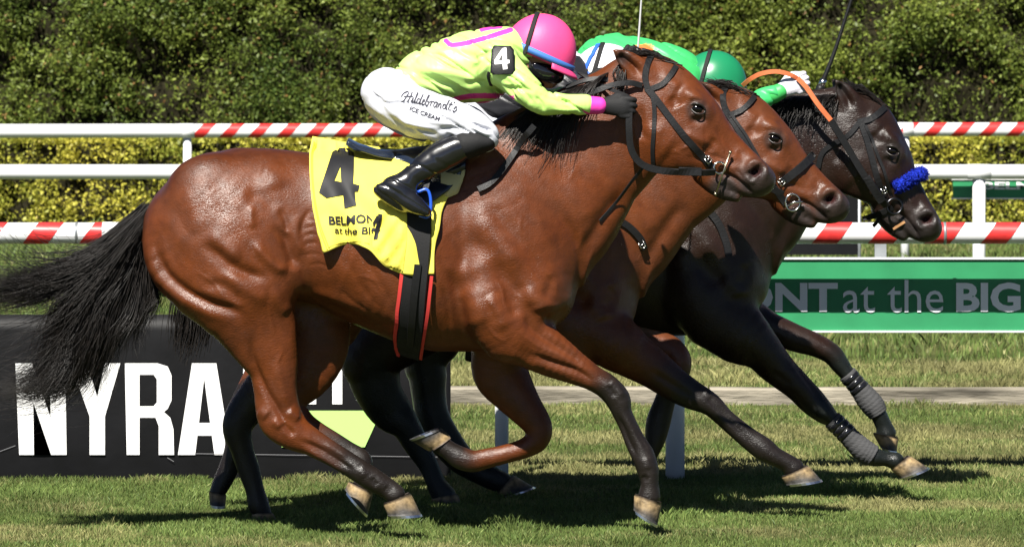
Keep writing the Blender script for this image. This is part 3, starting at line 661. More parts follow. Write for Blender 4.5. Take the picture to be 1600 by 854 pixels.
class Horse: pass
def make_horse(label, y0, bshift, eshift, hrot, hscale, legs, hair, base, points, h=.0065, strokes_extra=(), shine=M_coat, ear_open=True):
    H = Horse(); H.y0 = y0; root = empty('racehorse', (B(560, 0)[0]+bshift[0], y0, 0)); H.root = root
    props(root, label, 'horse', 'racehorses galloping abreast')
    bx, bz = bshift; ex, ez = B(1088, 170)
    cr, sr = math.cos(hrot), math.sin(hrot)
    def headT(x, z):
        dx, dz = (x-ex)*hscale, (z-ez)*hscale
        return ex+eshift[0]+dx*cr-dz*sr, ez+eshift[1]+dx*sr+dz*cr
    def toPx(x, z, y=None):
        k = FPX/((y0 if y is None else y)-CAMY); return 800+x*k, PY0+(CAMH-z)*k
    def hp(px, py):                                  # head point of the first horse -> picture point on this one
        return toPx(*headT(*B(px, py)))
    def bp(px, py):
        x, z = B(px, py); return toPx(x+bx, z+bz)
    H.hp, H.bp = hp, bp
    xs = [B(222, 0)[0]+bx-.06, headT(*B(1205, 270))[0]+.05]
    allst = []
    for L in legs:
        for s in L['st']:
            if s[0] == 'a': allst += [XZ(s[1], s[2], y0), XZ(s[3], s[4], y0)]
    xs[0] = min([xs[0]]+[p[0]-.05 for p in allst]); xs[1] = max([xs[1]]+[p[0]+.05 for p in allst])
    fld = Field((xs[0], y0-.37, max(.0, min(p[1] for p in allst)-.06)), (xs[1], y0+.37, max(B(0, 84)[1]+bz, headT(*B(985, 84))[1], headT(*B(1020, 88))[1])+.05), h)
    T = []
    for x, t, b, w in TORSO:
        X, Zt = B(x, t); T.append((X+bx, Zt+bz, B(x, b)[1]+bz, w/S0))
    fld.loftx(T, k=.03, y0=y0)
    st = []
    for i, (x1, y1, x2, y2, w) in enumerate(NECK):
        t = smooth01(i/(len(NECK)-1.0)); a, b = np.array(B(x1, y1)), np.array(B(x2, y2))
        a = (a+(bx, bz))*(1-t)+np.array(headT(*a))*t; b = (b+(bx, bz))*(1-t)+np.array(headT(*b))*t
        c = (a+b)/2; st.append((c[0], c[1], np.linalg.norm(a-b)/2, y0, w/S0))
    fld.chain(st, k=.07, sub=4)
    H.crest = [toPx(s[0]+(0), s[1]) for s in st]; H.neck = st
    st = []
    for x1, y1, x2, y2, w in HEAD:
        a, b = np.array(headT(*B(x1, y1))), np.array(headT(*B(x2, y2))); c = (a+b)/2
        st.append((c[0], c[1], np.linalg.norm(a-b)/2, y0, w/S0))
    fld.chain(st, k=.03, sub=3, flat=2.35)
    fld.chain([(*headT(*B(x, y)), r/S0*hscale, y0, w/S0) for x, y, r, w in LIP], k=.012, sub=3)
    for s in (-1, 1):
        fld.chain([(*headT(*B(x, y)), r/S0, y0+s*(.062+.012*i), w/S0) for i, (x, y, r, w) in enumerate(EAR)], k=.02, sub=3)
        fld.chain([(*headT(*B(1080, 160)), 15/S0, y0+s*.078, 10/S0), (*headT(*B(1096, 172)), 13/S0, y0+s*.074, 10/S0)], k=.03)      # brow and eye socket
        fld.chain([(*headT(*B(1022, 190)), 34/S0, y0+s*.062, 11/S0), (*headT(*B(1042, 222)), 30/S0, y0+s*.06, 11/S0)], k=.05)       # cheek
        fld.chain([(*headT(*B(1178, 266)), 14/S0, y0+s*.045, 9/S0), (*headT(*B(1188, 276)), 13/S0, y0+s*.042, 9/S0)], k=.025)       # nostril
        sh = lambda x, y, r, yc, w: (B(x, y)[0]+bx, B(x, y)[1]+bz, r/S0, y0+s*yc, w/S0)
        fld.chain([sh(748, 270, 42, .10, 42), sh(780, 350, 58, .135, 44), (sh(820, 430, 56, .14, 44)), sh(838, 470, 38, .135, 40)], k=.06)   # shoulder blade
        fld.chain([sh(752, 420, 42, .165, 40), sh(770, 480, 46, .175, 40), sh(790, 525, 36, .165, 34)], k=.04)                      # triceps
        fld.chain([sh(830, 440, 40, .06, 40), sh(862, 470, 30, .06, 34)], k=.06)                                               # breast
        fld.chain([sh(330, 310, 70, .12, 52), sh(368, 365, 88, .150, 52), sh(384, 418, 80, .155, 50)], k=.045)                      # hip and thigh
        fld.chain([sh(262, 350, 34, .075, 34), sh(272, 410, 40, .10, 40), sh(310, 448, 42, .12, 40)], k=.05)                      # buttock
    low = []
    for L in legs:
        st = []; line = []
        for s in L['st']:
            w, yc = s[5], s[6]; y = y0+yc
            if s[0] == 'b':
                a, b = np.array(B(s[1], s[2]))+(bx, bz), np.array(B(s[3], s[4]))+(bx, bz); w = w/S0
            else:
                a, b = np.array(XZ(s[1], s[2], y)), np.array(XZ(s[3], s[4], y)); w = w*(y-CAMY)/FPX
            c = (a+b)/2; st.append((c[0], c[1], np.linalg.norm(a-b)/2, y, w)); line.append((c[0], y, c[1]))
        fld.chain(st, k=L.get('k', .04), sub=4)
        low.append((np.array(line), L.get('black', 4), L.get('fade', 2)))
    V, Q = fld.surface(); V = relax(V, Q, 2)
    N = normals(V, Q)
    pp = proj(V); near = np.clip(-N[:, 1]*1.6, 0, 1)*(V[:, 1] < y0+.05)
    dneg, dpos = np.zeros(len(V)), np.zeros(len(V))
    def apply(line, w, d, sel=None):
        line = catmull(line, max(4, len(line)*4)); a, b = line.min(0)-3*w, line.max(0)+3*w
        m = np.where((pp[:, 0] > a[0]) & (pp[:, 0] < b[0]) & (pp[:, 1] > a[1]) & (pp[:, 1] < b[1]) & (near > 0))[0]
        if len(m):
            dd, tt = pdist_t(pp[m], line); tp = smooth01(tt/.3+.02)*smooth01((1-tt)/.3+.02)
            val = abs(d)*np.exp(-(dd/w)**2)*near[m]*tp; T_ = dpos if d > 0 else dneg; T_[m] = np.maximum(T_[m], val)
    for ln, w, d in BODY_STROKES:
        if bshift == (0, 0): apply(np.array(ln, float), w, d)
        elif max(p[1] for p in ln) < 500: apply(np.array([bp(*p) for p in ln]), w, d)
    for ln, w, d in HEAD_STROKES: apply(np.array([hp(*p) for p in ln]), w*hscale, d)
    for ln, w, d in strokes_extra: apply(np.array(ln, float), w, d)
    disp = dpos-dneg
    # skin: a slow undulation, veins and small folds
    und = (vnoise(V*8, 3)-.5)*.004+(vnoise(V*27, 5)-.5)*.0010
    vein = 0
    fold = (vnoise(np.stack([pp[:, 0]*.11+pp[:, 1]*.05, pp[:, 1]*.012], 1), 11)-.5)*.002*((pp[:, 0] > 460) & (pp[:, 0] < 640) & (pp[:, 1] > 330))*near
    belly = (V[:, 2] > .55)
    V = V+N*(disp+(und*belly)+(vein+fold)*near*belly)[:, None]
    # colour of the coat: bay body, black points, begun higher on the middle horse to paint in shade
    c = np.tile(np.array(base), (len(V), 1)); blk = np.zeros(len(V))
    for line, i0, fd in low:
        seg = line[i0:]
        d = np.full(len(V), 9.); tt = np.zeros(len(V))
        for j in range(len(seg)-1):
            a, b = seg[j], seg[j+1]; v = b-a; t = np.clip(((V-a)@v)/(v@v), 0, 1); dd = np.linalg.norm(V-a-t[:, None]*v, axis=1)
            m = dd < d; d[m] = dd[m]; tt[m] = (j+t)[m]
        blk = np.maximum(blk, (d < .085)*smooth01(tt/fd+.25*(vnoise(V*18, 4)-.5)))
    mz = np.array([*headT(*B(1186, 292))]); dm = np.hypot(V[:, 0]-mz[0], V[:, 2]-mz[1]); ml = np.array(headT(*B(1130, 300))); dl = np.hypot(V[:, 0]-ml[0], V[:, 2]-ml[1])
    muz = np.maximum(smooth01((.15-dm)/.10), smooth01((.10-dl)/.06))*.93
    eyep = np.array(headT(*B(1089, 172))); de = np.hypot(V[:, 0]-eyep[0], V[:, 2]-eyep[1]); muz = np.maximum(muz, smooth01((.06-de)/.03)*.7)
    muz = np.maximum(muz, smooth01((.05-np.hypot(V[:, 0]-headT(*B(972, 90))[0], V[:, 2]-headT(*B(972, 90))[1]))/.04)*.8)
    var = (vnoise(V*6, 21)-.5)[:, None]*np.array([.22, .24, .24]); c = c*(1+var)
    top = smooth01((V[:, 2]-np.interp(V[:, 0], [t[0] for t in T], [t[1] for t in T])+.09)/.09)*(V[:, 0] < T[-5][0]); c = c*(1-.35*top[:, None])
    c = c*(1-blk[:, None])+np.array(points)*blk[:, None]; c = c*(1-muz[:, None])+np.array([.026, .021, .02])*muz[:, None]
    nos = np.array(headT(*B(1181, 269))); dn = np.hypot((V[:, 0]-nos[0]), (V[:, 2]-nos[1])); pk = smooth01((.028-dn)/.012)[:, None]*.9; c = c*(1-pk)+np.array([.030, .009, .009])*pk
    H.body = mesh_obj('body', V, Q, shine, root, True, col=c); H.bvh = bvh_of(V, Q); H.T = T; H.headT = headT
    # eyes, hooves
    for s in (-1, 1):
        p = hp(1089, 170); q, nn, ok = cast(H.bvh, p[0], p[1], y0-.09); yy = q[1] if s < 0 else 2*y0-q[1]
        V2, F2 = [], []; n, m = 16, 10
        for i in range(m+1):
            for j in range(n):
                a, b = math.pi*i/m, 2*math.pi*j/n
                V2.append((q[0]+.024*math.sin(a)*math.cos(b)+.005*math.sin(a)*math.sin(b), yy-s*.010+.017*math.cos(a), q[2]+.018*math.sin(a)*math.sin(b)-.006*math.sin(a)*math.cos(b)))
        F2 = [(i*n+j, i*n+(j+1) % n, (i+1)*n+(j+1) % n, (i+1)*n+j) for i in range(m) for j in range(n)]
        mesh_obj('eye', V2, F2, M_eye, root)
        # eyelids
        for sgn, rr in ((-1, .004), (1, .003)):
            L = MB(); pts = []
            for k in range(11):
                a = math.pi*(k/10); dx = -.027*math.cos(a); dz = -sgn*.0195*math.sin(a)
                pts.append((q[0]+dx+.004, yy+s*(.010-.014*abs(math.cos(a))**2), q[2]+dz-.24*dx))
            L.tube(pts, rr, 8); L.build('eyelid', M_lid, root, True)
    for i, L in enumerate(legs):
        hf = L['hoof']; hoof_mesh('hoof', hf[0], hf[1], hf[2], hf[3], y0+L['st'][-1][6], L.get('hw', .058), root, L.get('tone', 0))
    return H
M_lid = mat('eyelid skin', (.02, .015, .013), .4)

THIGH_N = [('b', 440, 380, 285, 390, 52, -.145), ('b', 462, 425, 280, 432, 50, -.15), ('b', 461, 460, 312, 472, 42, -.15), ('b', 464, 500, 342, 505, 36, -.14)]
THIGH_F = [s[:6]+(-s[6],) for s in THIGH_N]
legs1 = [
 dict(st=THIGH_N+[('a', 464, 535, 364, 541, 32, -.135), ('a', 465, 570, 387, 571, 28, -.13), ('a', 464, 605, 396, 604, 24, -.125), ('a', 467, 630, 399, 636, 22, -.12), ('a', 474, 652, 405, 658, 21, -.12), ('a', 486, 668, 432, 682, 19, -.12),
     ('a', 504, 679, 464, 698, 16, -.12), ('a', 526, 692, 496, 716, 14, -.12), ('a', 549, 706, 524, 732, 14, -.12), ('a', 572, 720, 551, 750, 17, -.12), ('a', 592, 733, 576, 766, 18, -.12), ('a', 613, 748, 596, 775, 15, -.12), ('a', 628, 760, 606, 783, 16, -.12)],
     black=9, fade=3.6, hoof=((598, 786), (641, 768), (658, 803), (606, 805))),
 dict(st=THIGH_F[:2]+[('a', 530, 490, 400, 470, 40, .14), ('a', 545, 540, 420, 510, 34, .135), ('a', 527, 580, 418, 556, 29, .13), ('a', 492, 610, 408, 594, 24, .125), ('a', 478, 628, 406, 626, 22, .12), ('a', 481, 642, 412, 648, 21, .12), ('a', 493, 658, 439, 672, 19, .12),
     ('a', 511, 669, 471, 688, 16, .12), ('a', 533, 680, 503, 706, 14, .12), ('a', 553, 692, 530, 722, 14, .12), ('a', 572, 703, 550, 736, 17, .12), ('a', 580, 722, 550, 738, 17, .12), ('a', 581, 742, 556, 746, 15, .12), ('a', 582, 760, 552, 753, 16, .12)],
     black=8, fade=2.5, hoof=((545, 751), (584, 768), (574, 804), (539, 764)), tone=-1.5),
 dict(st=[('b', 800, 440, 745, 500, 46, -.15), ('a', 822, 476, 768, 542, 44, -.15), ('a', 848, 500, 798, 563, 37, -.14), ('a', 880, 524, 840, 582, 31, -.13), ('a', 914, 554, 884, 596, 25, -.12), ('a', 940, 575, 914, 606, 22, -.11), ('a', 963, 590, 935, 618, 22, -.11), ('a', 981, 611, 949, 634, 20, -.11),
     ('a', 986, 637, 957, 648, 17, -.11), ('a', 997, 664, 968, 669, 14, -.11), ('a', 1009, 686, 977, 693, 14, -.11), ('a', 1022, 707, 987, 715, 17, -.11), ('a', 1029, 731, 995, 735, 18, -.11), ('a', 1029, 755, 1001, 757, 15, -.11), ('a', 1032, 776, 997, 772, 16, -.11)],
     black=4, fade=2.2, hoof=((991, 770), (1035, 784), (1027, 820), (990, 796)), tone=-1),
 dict(st=[('b', 800, 450, 740, 510, 46, .14), ('a', 815, 510, 745, 560, 40, .14), ('a', 825, 575, 738, 582, 32, .14), ('a', 834, 602, 762, 612, 27, .13), ('a', 846, 628, 790, 640, 23, .12), ('a', 862, 660, 818, 668, 22, .12), ('a', 858, 690, 820, 680, 20, .12), ('a', 832, 711, 812, 686, 17, .12),
     ('a', 797, 722, 788, 694, 14, .12), ('a', 762, 731, 760, 700, 14, .12), ('a', 738, 737, 741, 703, 17, .12), ('a', 716, 732, 722, 697, 17, .12), ('a', 697, 718, 708, 690, 15, .12), ('a', 680, 706, 702, 686, 15, .12)],
     black=8, fade=3.5, hoof=((706, 683), (672, 706), (643, 688), (690, 669)), tone=-.5),
]
BAY = (.106, .0270, .0068)
h1 = make_horse('glossy bay racehorse nearest the camera wearing the yellow number four cloth', 0.0, (0, 0), (0, 0), 0, 1, legs1, M_hair, BAY, (.013, .0095, .008), h=.0052)

legs2 = [
 dict(st=THIGH_N[:3]+[('a', 490, 570, 412, 545, 29, -.14), ('a', 452, 604, 390, 585, 24, -.13), ('a', 412, 642, 362, 626, 20, -.12), ('a', 394, 670, 348, 660, 20, -.12), ('a', 396, 700, 360, 702, 15, -.12), ('a', 406, 730, 372, 738, 14, -.12), ('a', 412, 760, 383, 765, 14, -.12), ('a', 420, 785, 387, 787, 17, -.12), ('a', 424, 800, 394, 802, 15, -.12)],
     black=3, fade=2, hoof=((393, 800), (426, 800), (434, 814), (394, 816))),
 dict(st=THIGH_F[:3]+[('a', 490, 570, 400, 545, 30, .14), ('a', 455, 605, 380, 585, 26, .13), ('a', 415, 645, 360, 625, 22, .12), ('a', 395, 668, 348, 658, 21, .12), ('a', 385, 698, 352, 690, 17, .12), ('a', 374, 732, 344, 722, 14, .12), ('a', 362, 756, 334, 746, 15, .12), ('a', 352, 772, 328, 764, 15, .12)],
     black=3, fade=2, hoof=((326, 766), (354, 772), (352, 790), (328, 788))),
 dict(st=[('b', 800, 440, 745, 500, 46, -.15), ('a', 985, 501, 920, 560, 42, -.15), ('a', 1010, 524, 960, 580, 34, -.14), ('a', 1042, 553, 998, 597, 29, -.13), ('a', 1070, 580, 1032, 617, 25, -.12), ('a', 1093, 597, 1062, 632, 22, -.11), ('a', 1120, 616, 1098, 645, 20, -.11), ('a', 1142, 641, 1120, 662, 16, -.11),
     ('a', 1160, 656, 1140, 680, 14, -.11), ('a', 1180, 671, 1158, 696, 14, -.11), ('a', 1205, 687, 1180, 714, 17, -.11), ('a', 1220, 701, 1198, 722, 17, -.11), ('a', 1240, 713, 1218, 731, 15, -.11), ('a', 1254, 722, 1226, 740, 15, -.11)],
     black=2, fade=2.6, hoof=((1220, 744), (1262, 725), (1283, 749), (1228, 757)), tone=1),  # black begins higher up this foreleg, painting in the shade
 dict(st=[('b', 800, 450, 745, 500, 44, .14), ('a', 985, 505, 950, 575, 38, .14), ('a', 1020, 515, 1000, 565, 30, .14), ('a', 1048, 522, 1036, 568, 24, .13), ('a', 1072, 545, 1046, 578, 22, .12), ('a', 1075, 572, 1042, 590, 20, .12), ('a', 1062, 605, 1031, 602, 17, .12), ('a', 1055, 630, 1022, 625, 15, .12), ('a', 1048, 660, 1010, 655, 17, .12), ('a', 1041, 685, 1008, 678, 17, .12), ('a', 1032, 705, 1010, 695, 15, .12), ('a', 1026, 715, 1006, 708, 15, .12)],
     black=4, fade=1.5, hoof=((1004, 710), (1028, 716), (1012, 738), (990, 720))),
]
X2 = [([(1085, 600), (1115, 630), (1145, 660), (1180, 700)], 5, -.008), ([(1010, 575), (1050, 600), (1090, 625)], 6, -.008), ([(1100, 610), (1112, 622)], 9, .006)]
h2 = make_horse('bay racehorse running between the other two with its head behind the number four', 0.80, (.25, -.08), (.33, -.13), 0, 1, legs2, M_hair, (.104, .029, .0088), (.012, .009, .008), h=.0075, strokes_extra=X2)

legs3 = [
 dict(st=THIGH_N[:3]+[('a', 635, 545, 540, 548, 30, -.14), ('a', 625, 575, 541, 582, 27, -.13), ('a', 628, 606, 556, 618, 24, -.13), ('a', 642, 634, 578, 648, 21, -.12), ('a', 654, 654, 610, 671, 20, -.12), ('a', 670, 690, 632, 700, 15, -.12), ('a', 684, 722, 654, 730, 12.5, -.12), ('a', 696, 750, 666, 757, 15, -.12), ('a', 712, 770, 674, 777, 16, -.12)],
     black=2, fade=2, hoof=((674, 776), (714, 770), (722, 787), (676, 789))),
 dict(st=THIGH_F[:3]+[('a', 705, 550, 630, 550, 30, .14), ('a', 698, 585, 638, 588, 26, .13), ('a', 697, 618, 644, 624, 23, .13), ('a', 702, 646, 650, 658, 20, .12), ('a', 716, 672, 668, 694, 19, .12), ('a', 738, 704, 700, 728, 15, .12), ('a', 760, 720, 728, 745, 14, .12), ('a', 780, 732, 752, 757, 17, .12), ('a', 794, 739, 772, 766, 15, .12)],
     black=2, fade=2, hoof=((774, 772), (802, 741), (834, 760), (784, 776)), tone=-.5),
 dict(st=[('b', 800, 440, 745, 500, 46, -.15), ('a', 1180, 478, 1100, 540, 44, -.15), ('a', 1212, 522, 1158, 563, 36, -.14), ('a', 1232, 552, 1190, 590, 29, -.13), ('a', 1262, 587, 1230, 619, 25, -.12), ('a', 1284, 611, 1252, 640, 22, -.11), ('a', 1300, 632, 1270, 652, 20, -.11), ('a', 1310, 647, 1290, 663, 16, -.11),
     ('a', 1328, 664, 1308, 680, 15, -.11), ('a', 1345, 680, 1322, 697, 15, -.11), ('a', 1362, 693, 1337, 713, 18, -.11), ('a', 1374, 701, 1354, 724, 18, -.11), ('a', 1393, 708, 1376, 724, 14, -.11), ('a', 1410, 711, 1388, 728, 15, -.11)],
     black=4, fade=2, hoof=((1390, 731), (1420, 710), (1450, 730), (1406, 747)), tone=-1.2),
 dict(st=[('b', 800, 450, 745, 500, 44, .14), ('a', 1185, 470, 1140, 530, 40, .14), ('a', 1210, 488, 1190, 532, 32, .13), ('a', 1250, 508, 1228, 545, 26, .12), ('a', 1284, 523, 1266, 555, 23, .12), ('a', 1307, 538, 1292, 567, 22, .12), ('a', 1324, 560, 1300, 577, 19, .12), ('a', 1334, 577, 1313, 590, 16, .12), ('a', 1350, 597, 1328, 607, 15, .12),
     ('a', 1366, 612, 1338, 625, 16, .12), ('a', 1379, 627, 1350, 641, 18, .12), ('a', 1384, 640, 1361, 653, 17, .12), ('a', 1393, 660, 1369, 670, 14, .12), ('a', 1400, 676, 1369, 676, 15, .12)],
     black=4, fade=2, hoof=((1363, 675), (1404, 682), (1401, 705), (1376, 699)), tone=-.6),
]
X3 = [([(1235, 560), (1265, 600), (1285, 632)], 5, -.006), ([(1200, 575), (1240, 605)], 7, -.006), ([(1220, 520), (1260, 540), (1290, 555)], 5, -.008)]
k3 = 1/379.4
h3 = make_horse('dark brown racehorse on the far side with the blue fleece noseband', 1.60, (.81, -.03), (.848, -.197), math.radians(-16), .965, legs3, M_hair, (.017, .008, .0055), (.009, .011, .010), h=.0075, strokes_extra=X3, shine=M_dark)

# ---- hair
def G(pts, y): return [W(p[0], p[1], y+(p[2] if len(p) > 2 else 0)) for p in pts]
tail_guides = [
 [(236, 322), (190, 352), (140, 392), (80, 422), (20, 432), (-40, 428)], [(234, 326), (182, 370), (132, 412), (70, 440), (10, 452), (-40, 462)],
 [(232, 330), (178, 385), (128, 428), (70, 462), (20, 474), (-20, 480)], [(230, 336), (182, 398), (125, 440), (92, 480), (76, 530), (52, 585), (0, 600)],
 [(229, 342), (192, 410), (142, 460), (108, 520), (98, 575), (62, 606), (-10, 612)], [(228, 348), (204, 420), (160, 480), (138, 540), (112, 592), (70, 604), (8, 590)],
 [(227, 354), (212, 430), (186, 495), (164, 555), (148, 622)], [(226, 360), (220, 430), (206, 492), (186, 520), (160, 560)],
 [(227, 364), (232, 430), (232, 478), (216, 512), (222, 548)], [(229, 370), (244, 432), (250, 462), (228, 478)]]
tg = [G([(p[0], p[1], .03*math.sin(3*i+j)*j*.5) for j, p in enumerate(g)], .02) for i, g in enumerate(tail_guides)]
core = guide_hair(tg[3:], 1500, 24, .012, .018); core = np.concatenate([core, guide_hair(tg[3:7], 1500, 24, .022, .045)]); lift = guide_hair(tg[:3], 1200, 24, .013, .028)
wisp = guide_hair([G(g, .0) for g in ([(232, 325), (160, 392), (90, 408), (50, 392), (12, 362)], [(232, 328), (150, 405), (80, 428), (30, 420), (-20, 405)], [(230, 330), (150, 440), (90, 520), (40, 560), (5, 600)], [(228, 350), (180, 470), (130, 600), (60, 632), (-10, 628)])], 420, 24, .045, .06)
strands('tail', np.concatenate([core, lift, wisp]), .0014, .00035, M_hair, h1.root)
def crest_hair(H, n, back=(-60, 20), y=0.0, i0=1.5, i1=6.8, lift=1.0, length=1.0):
    st = np.array(H.neck); P = catmull(st, 60); out = []
    for k in range(n):
        i = int(np.interp(rng.random(), [0, 1], [i0/7*59, i1/7*59])); p = P[i]; q = P[min(i+1, 59)]; t = np.array([q[0]-p[0], q[1]-p[1]]); t /= np.linalg.norm(t)+1e-9
        up = np.array([-t[1], t[0]]); r0 = np.array([p[0], p[1]])+up*(p[2]-.012); L = (.12+.12*rng.random())*length; s = np.linspace(0, 1, 10)
        side = rng.normal()*.03; fl = rng.random()
        x = r0[0]-t[0]*L*s*(.75+.3*fl)+up[0]*L*(.40*lift*s-.5*s*s*(1-fl*.5)); z = r0[1]-t[1]*L*s*(.75+.3*fl)+up[1]*L*(.40*lift*s-.5*s*s*(1-fl*.5))
        hang = rng.random()*.8; x = x+.012*np.sin(s*6+rng.random()*6)*s; z = z-L*hang*s**1.5; yy = H.y0+side*.35-.02-(.055+.07*hang+.03*rng.random())*np.sqrt(s)*(hang+.3); out.append(np.stack([x, yy, z], 1))
    return np.array(out)
def forelock(H, n):
    out = []
    for k in range(n):
        g = [(1046+8*rng.normal(), 101+3*rng.normal()), (1028, 88+2*rng.normal()), (1006, 82+3*rng.normal()), (985+8*rng.normal(), 84+6*rng.normal())]
        s = rng.normal()*.015; out.append(np.array([np.array(H.headT(*B(*p))) for p in catmull(g, 10)]))
        c = out[-1]; out[-1] = np.stack([c[:, 0], H.y0+s+np.linspace(0, 1, 10)*rng.normal()*.03-.01, c[:, 1]], 1)
    for k in range(n//2):                     # tuft behind the ear
        g = [(976+5*rng.normal(), 102+5*rng.normal()), (970+6*rng.normal(), 120+6*rng.normal()), (968+8*rng.normal(), 142+12*rng.normal())]
        c = np.array([np.array(H.headT(*B(*p))) for p in catmull(g, 10)]); out.append(np.stack([c[:, 0], H.y0-.045-.05*np.linspace(0, 1, 10)+.01*rng.normal(), c[:, 1]], 1))
    return np.array(out)
for H in (h1, h2, h3):
    strands('mane', crest_hair(H, 2600 if H is h1 else 1100, i1=6.2 if H is h1 else 6.8, length=1.1 if H is h1 else .55), .0016, .0006, M_hair, H.root)
    strands('forelock', forelock(H, 200), .0024, .0008, M_hair, H.root)
for H, sx, sz in ((h2, .25, -.08), (h3, .81, -.03)):
    gg = [[np.array([p[0]+sx, H.y0, p[2]+sz])*np.array([1, 1, 1]) for p in (W(*q, 0) for q in g)] for g in ([(236, 322), (200, 350), (165, 420), (150, 480), (150, 530)], [(234, 330), (215, 370), (190, 430), (185, 500), (170, 550)], [(230, 340), (228, 400), (215, 460), (210, 520)])]
    strands('tail', guide_hair(gg, 500, 16, .015, .012), .0028, .0008, M_hair, H.root)
# ------------------------------------------------------------------ tack
M_leather = mat('black leather', (.008, .008, .009), .5, .35, noise=.2, nscale=60, bump=.2, bscale=200)
M_patent = mat('polished black leather', (.008, .008, .010), .24, .6, noise=.2, nscale=30, bump=.12, bscale=25, coat=.6)
M_steel = mat('bright steel', (.72, .71, .68), .18, .5, metal=1)
M_orange = mat('orange rubber rein grip', (.62, .16, .06), .55, .4, noise=.1, nscale=40)
M_yellow = mat('yellow saddle cloth', (.88, .77, .11), .75, .2, noise=.04, nscale=25, bump=.25, bscale=500, bdist=.002)
M_ink = mat('black print', (.010, .010, .012), .6, .3)
M_elastic = mat('black girth elastic', (.012, .012, .013), .7, .3, bump=.4, bscale=400)
M_redtrim = mat('red girth trim', (.62, .05, .045), .6, .3)
M_navy = mat('dark navy saddle leather', (.012, .018, .035), .22, .5, coat=.4)
M_cream = mat('cream saddle pad', (.62, .55, .30), .8, .2, bump=.3, bscale=300)
M_fleece = mat('royal blue fleece', (.012, .035, .52), .9, .2, noise=.35, nscale=70, bump=1, bscale=180, bdist=.02)
M_wrap = mat('grey elastic bandage', (.062, .062, .064), .85, .2, noise=.15, nscale=40, bump=.7, bscale=60, stretch=(1, 1, 4))
M_tape = mat('shiny black tape', (.010, .010, .012), .2, .6)
M_blue = mat('blue stirrup', (.02, .10, .60), .3, .5)

def ring(name, px, py, r_px, bvh, y0, m, parent, tube=.0042, off=.018, squash=1.0):
    c, nn, ok = cast(bvh, px, py, y0-.05); rr = r_px*(y0-CAMY)/FPX; P = []
    for k in range(25):
        t = 2*math.pi*k/24; P.append((c[0]+rr*math.cos(t), c[1]-off+.25*rr*math.cos(t), c[2]+rr*squash*math.sin(t)))
    return MB().tube(P, tube, 8, cap=False).build(name, m, parent, True)
def buckle(px, py, ang, bvh, y0, parent, w=.026, h=.020):
    c, nn, ok = cast(bvh, px, py, y0-.06); a = math.radians(ang); u = np.array([math.cos(a), 0, -math.sin(a)]); v = np.array([math.sin(a), 0, math.cos(a)])
    p0 = c+np.array([0, -.012, 0]); P = [p0+u*w/2*i+v*h/2*j for i, j in ((-1, -1), (1, -1), (1, 1), (-1, 1), (-1, -1))]
    m = MB()
    for i in range(4): m.tube([P[i], P[i+1]], .0024, 6)
    m.tube([p0-v*h/2, p0+v*h/2], .002, 6); m.build('buckle', M_steel, parent, True)

# --- bridle, near horse
def bridle(H, label):
    x, z = H.headT(*B(1000, 110)); r = empty('bridle', (x, H.y0, z)); return props(r, label, 'bridle', 'bridles on the racehorses')
b1 = bridle(h1, 'black bridle with long loose reins on the nearest bay horse'); y = 0.0
S = lambda n, pts, w, H, p, m=M_leather, mirror=True, **k: strap(n, pts, w, m, p, H.bvh, H.y0, mirror=mirror, **k)
S('cheekpiece', [(1011, 138), (1030, 162), (1060, 202), (1090, 236), (1114, 262)], 11, h1, b1)
S('browband', [(1056, 104), (1050, 114), (1036, 131), (1013, 141)], 9, h1, b1)
S('headpiece', [(1020, 86), (1012, 98), (1008, 120), (1012, 140)], 10, h1, b1)
S('throatlatch', [(1016, 139), (1022, 165), (1022, 200), (1020, 232), (1021, 262)], 7, h1, b1)
S('rein', [(983, 172, -.17), (983, 205, -.17), (987, 235, -.16), (1002, 256, -.15), (1030, 266, -.14), (1065, 268, -.13), (1098, 269, -.12), (1118, 268, -.10)], 11, h1, b1, mirror=False, th=.006)
S('rein_buckle_strap', [(1060, 266, -.136), (1075, 267.5, -.134), (1096, 268.5, -.128)], 13, h1, b1, mirror=False, th=.008)
S('loose_rein_end', [(835, 196, -.20), (822, 212, -.20), (805, 238), (785, 265), (765, 288), (748, 297)], 10, h1, b1, mirror=False, off=.012, th=.006)
S('martingale_strap', [(1004, 262, -.13), (985, 285, -.10), (960, 318), (936, 345)], 5, h1, b1, mirror=False)
ring('bit_ring', 1124, 262, 9, h1.bvh, 0, M_steel, b1); buckle(1106, 249, 48, h1.bvh, 0, b1); buckle(1089, 269, 90, h1.bvh, 0, b1, .022, .022)
q0, _, _ = cast(h1.bvh, 1128, 272, -.07); a, e = W(1141, 238, q0[1]-.035), W(1118, 303, q0[1]-.03)
MB().tube([a, (a+e)/2, e], .0036, 8).tube([a-[0, 0, .006], a, a+[0, 0, .006]], [.004, .007, .004], 8).tube([e-[0, 0, .006], e, e+[0, 0, .006]], [.004, .007, .004], 8).build('bit_bar', mat('brass tinted steel', (.42, .38, .28), .3, .5, metal=1), b1, True)
for p in ((965, 282), (800, 246)): pass

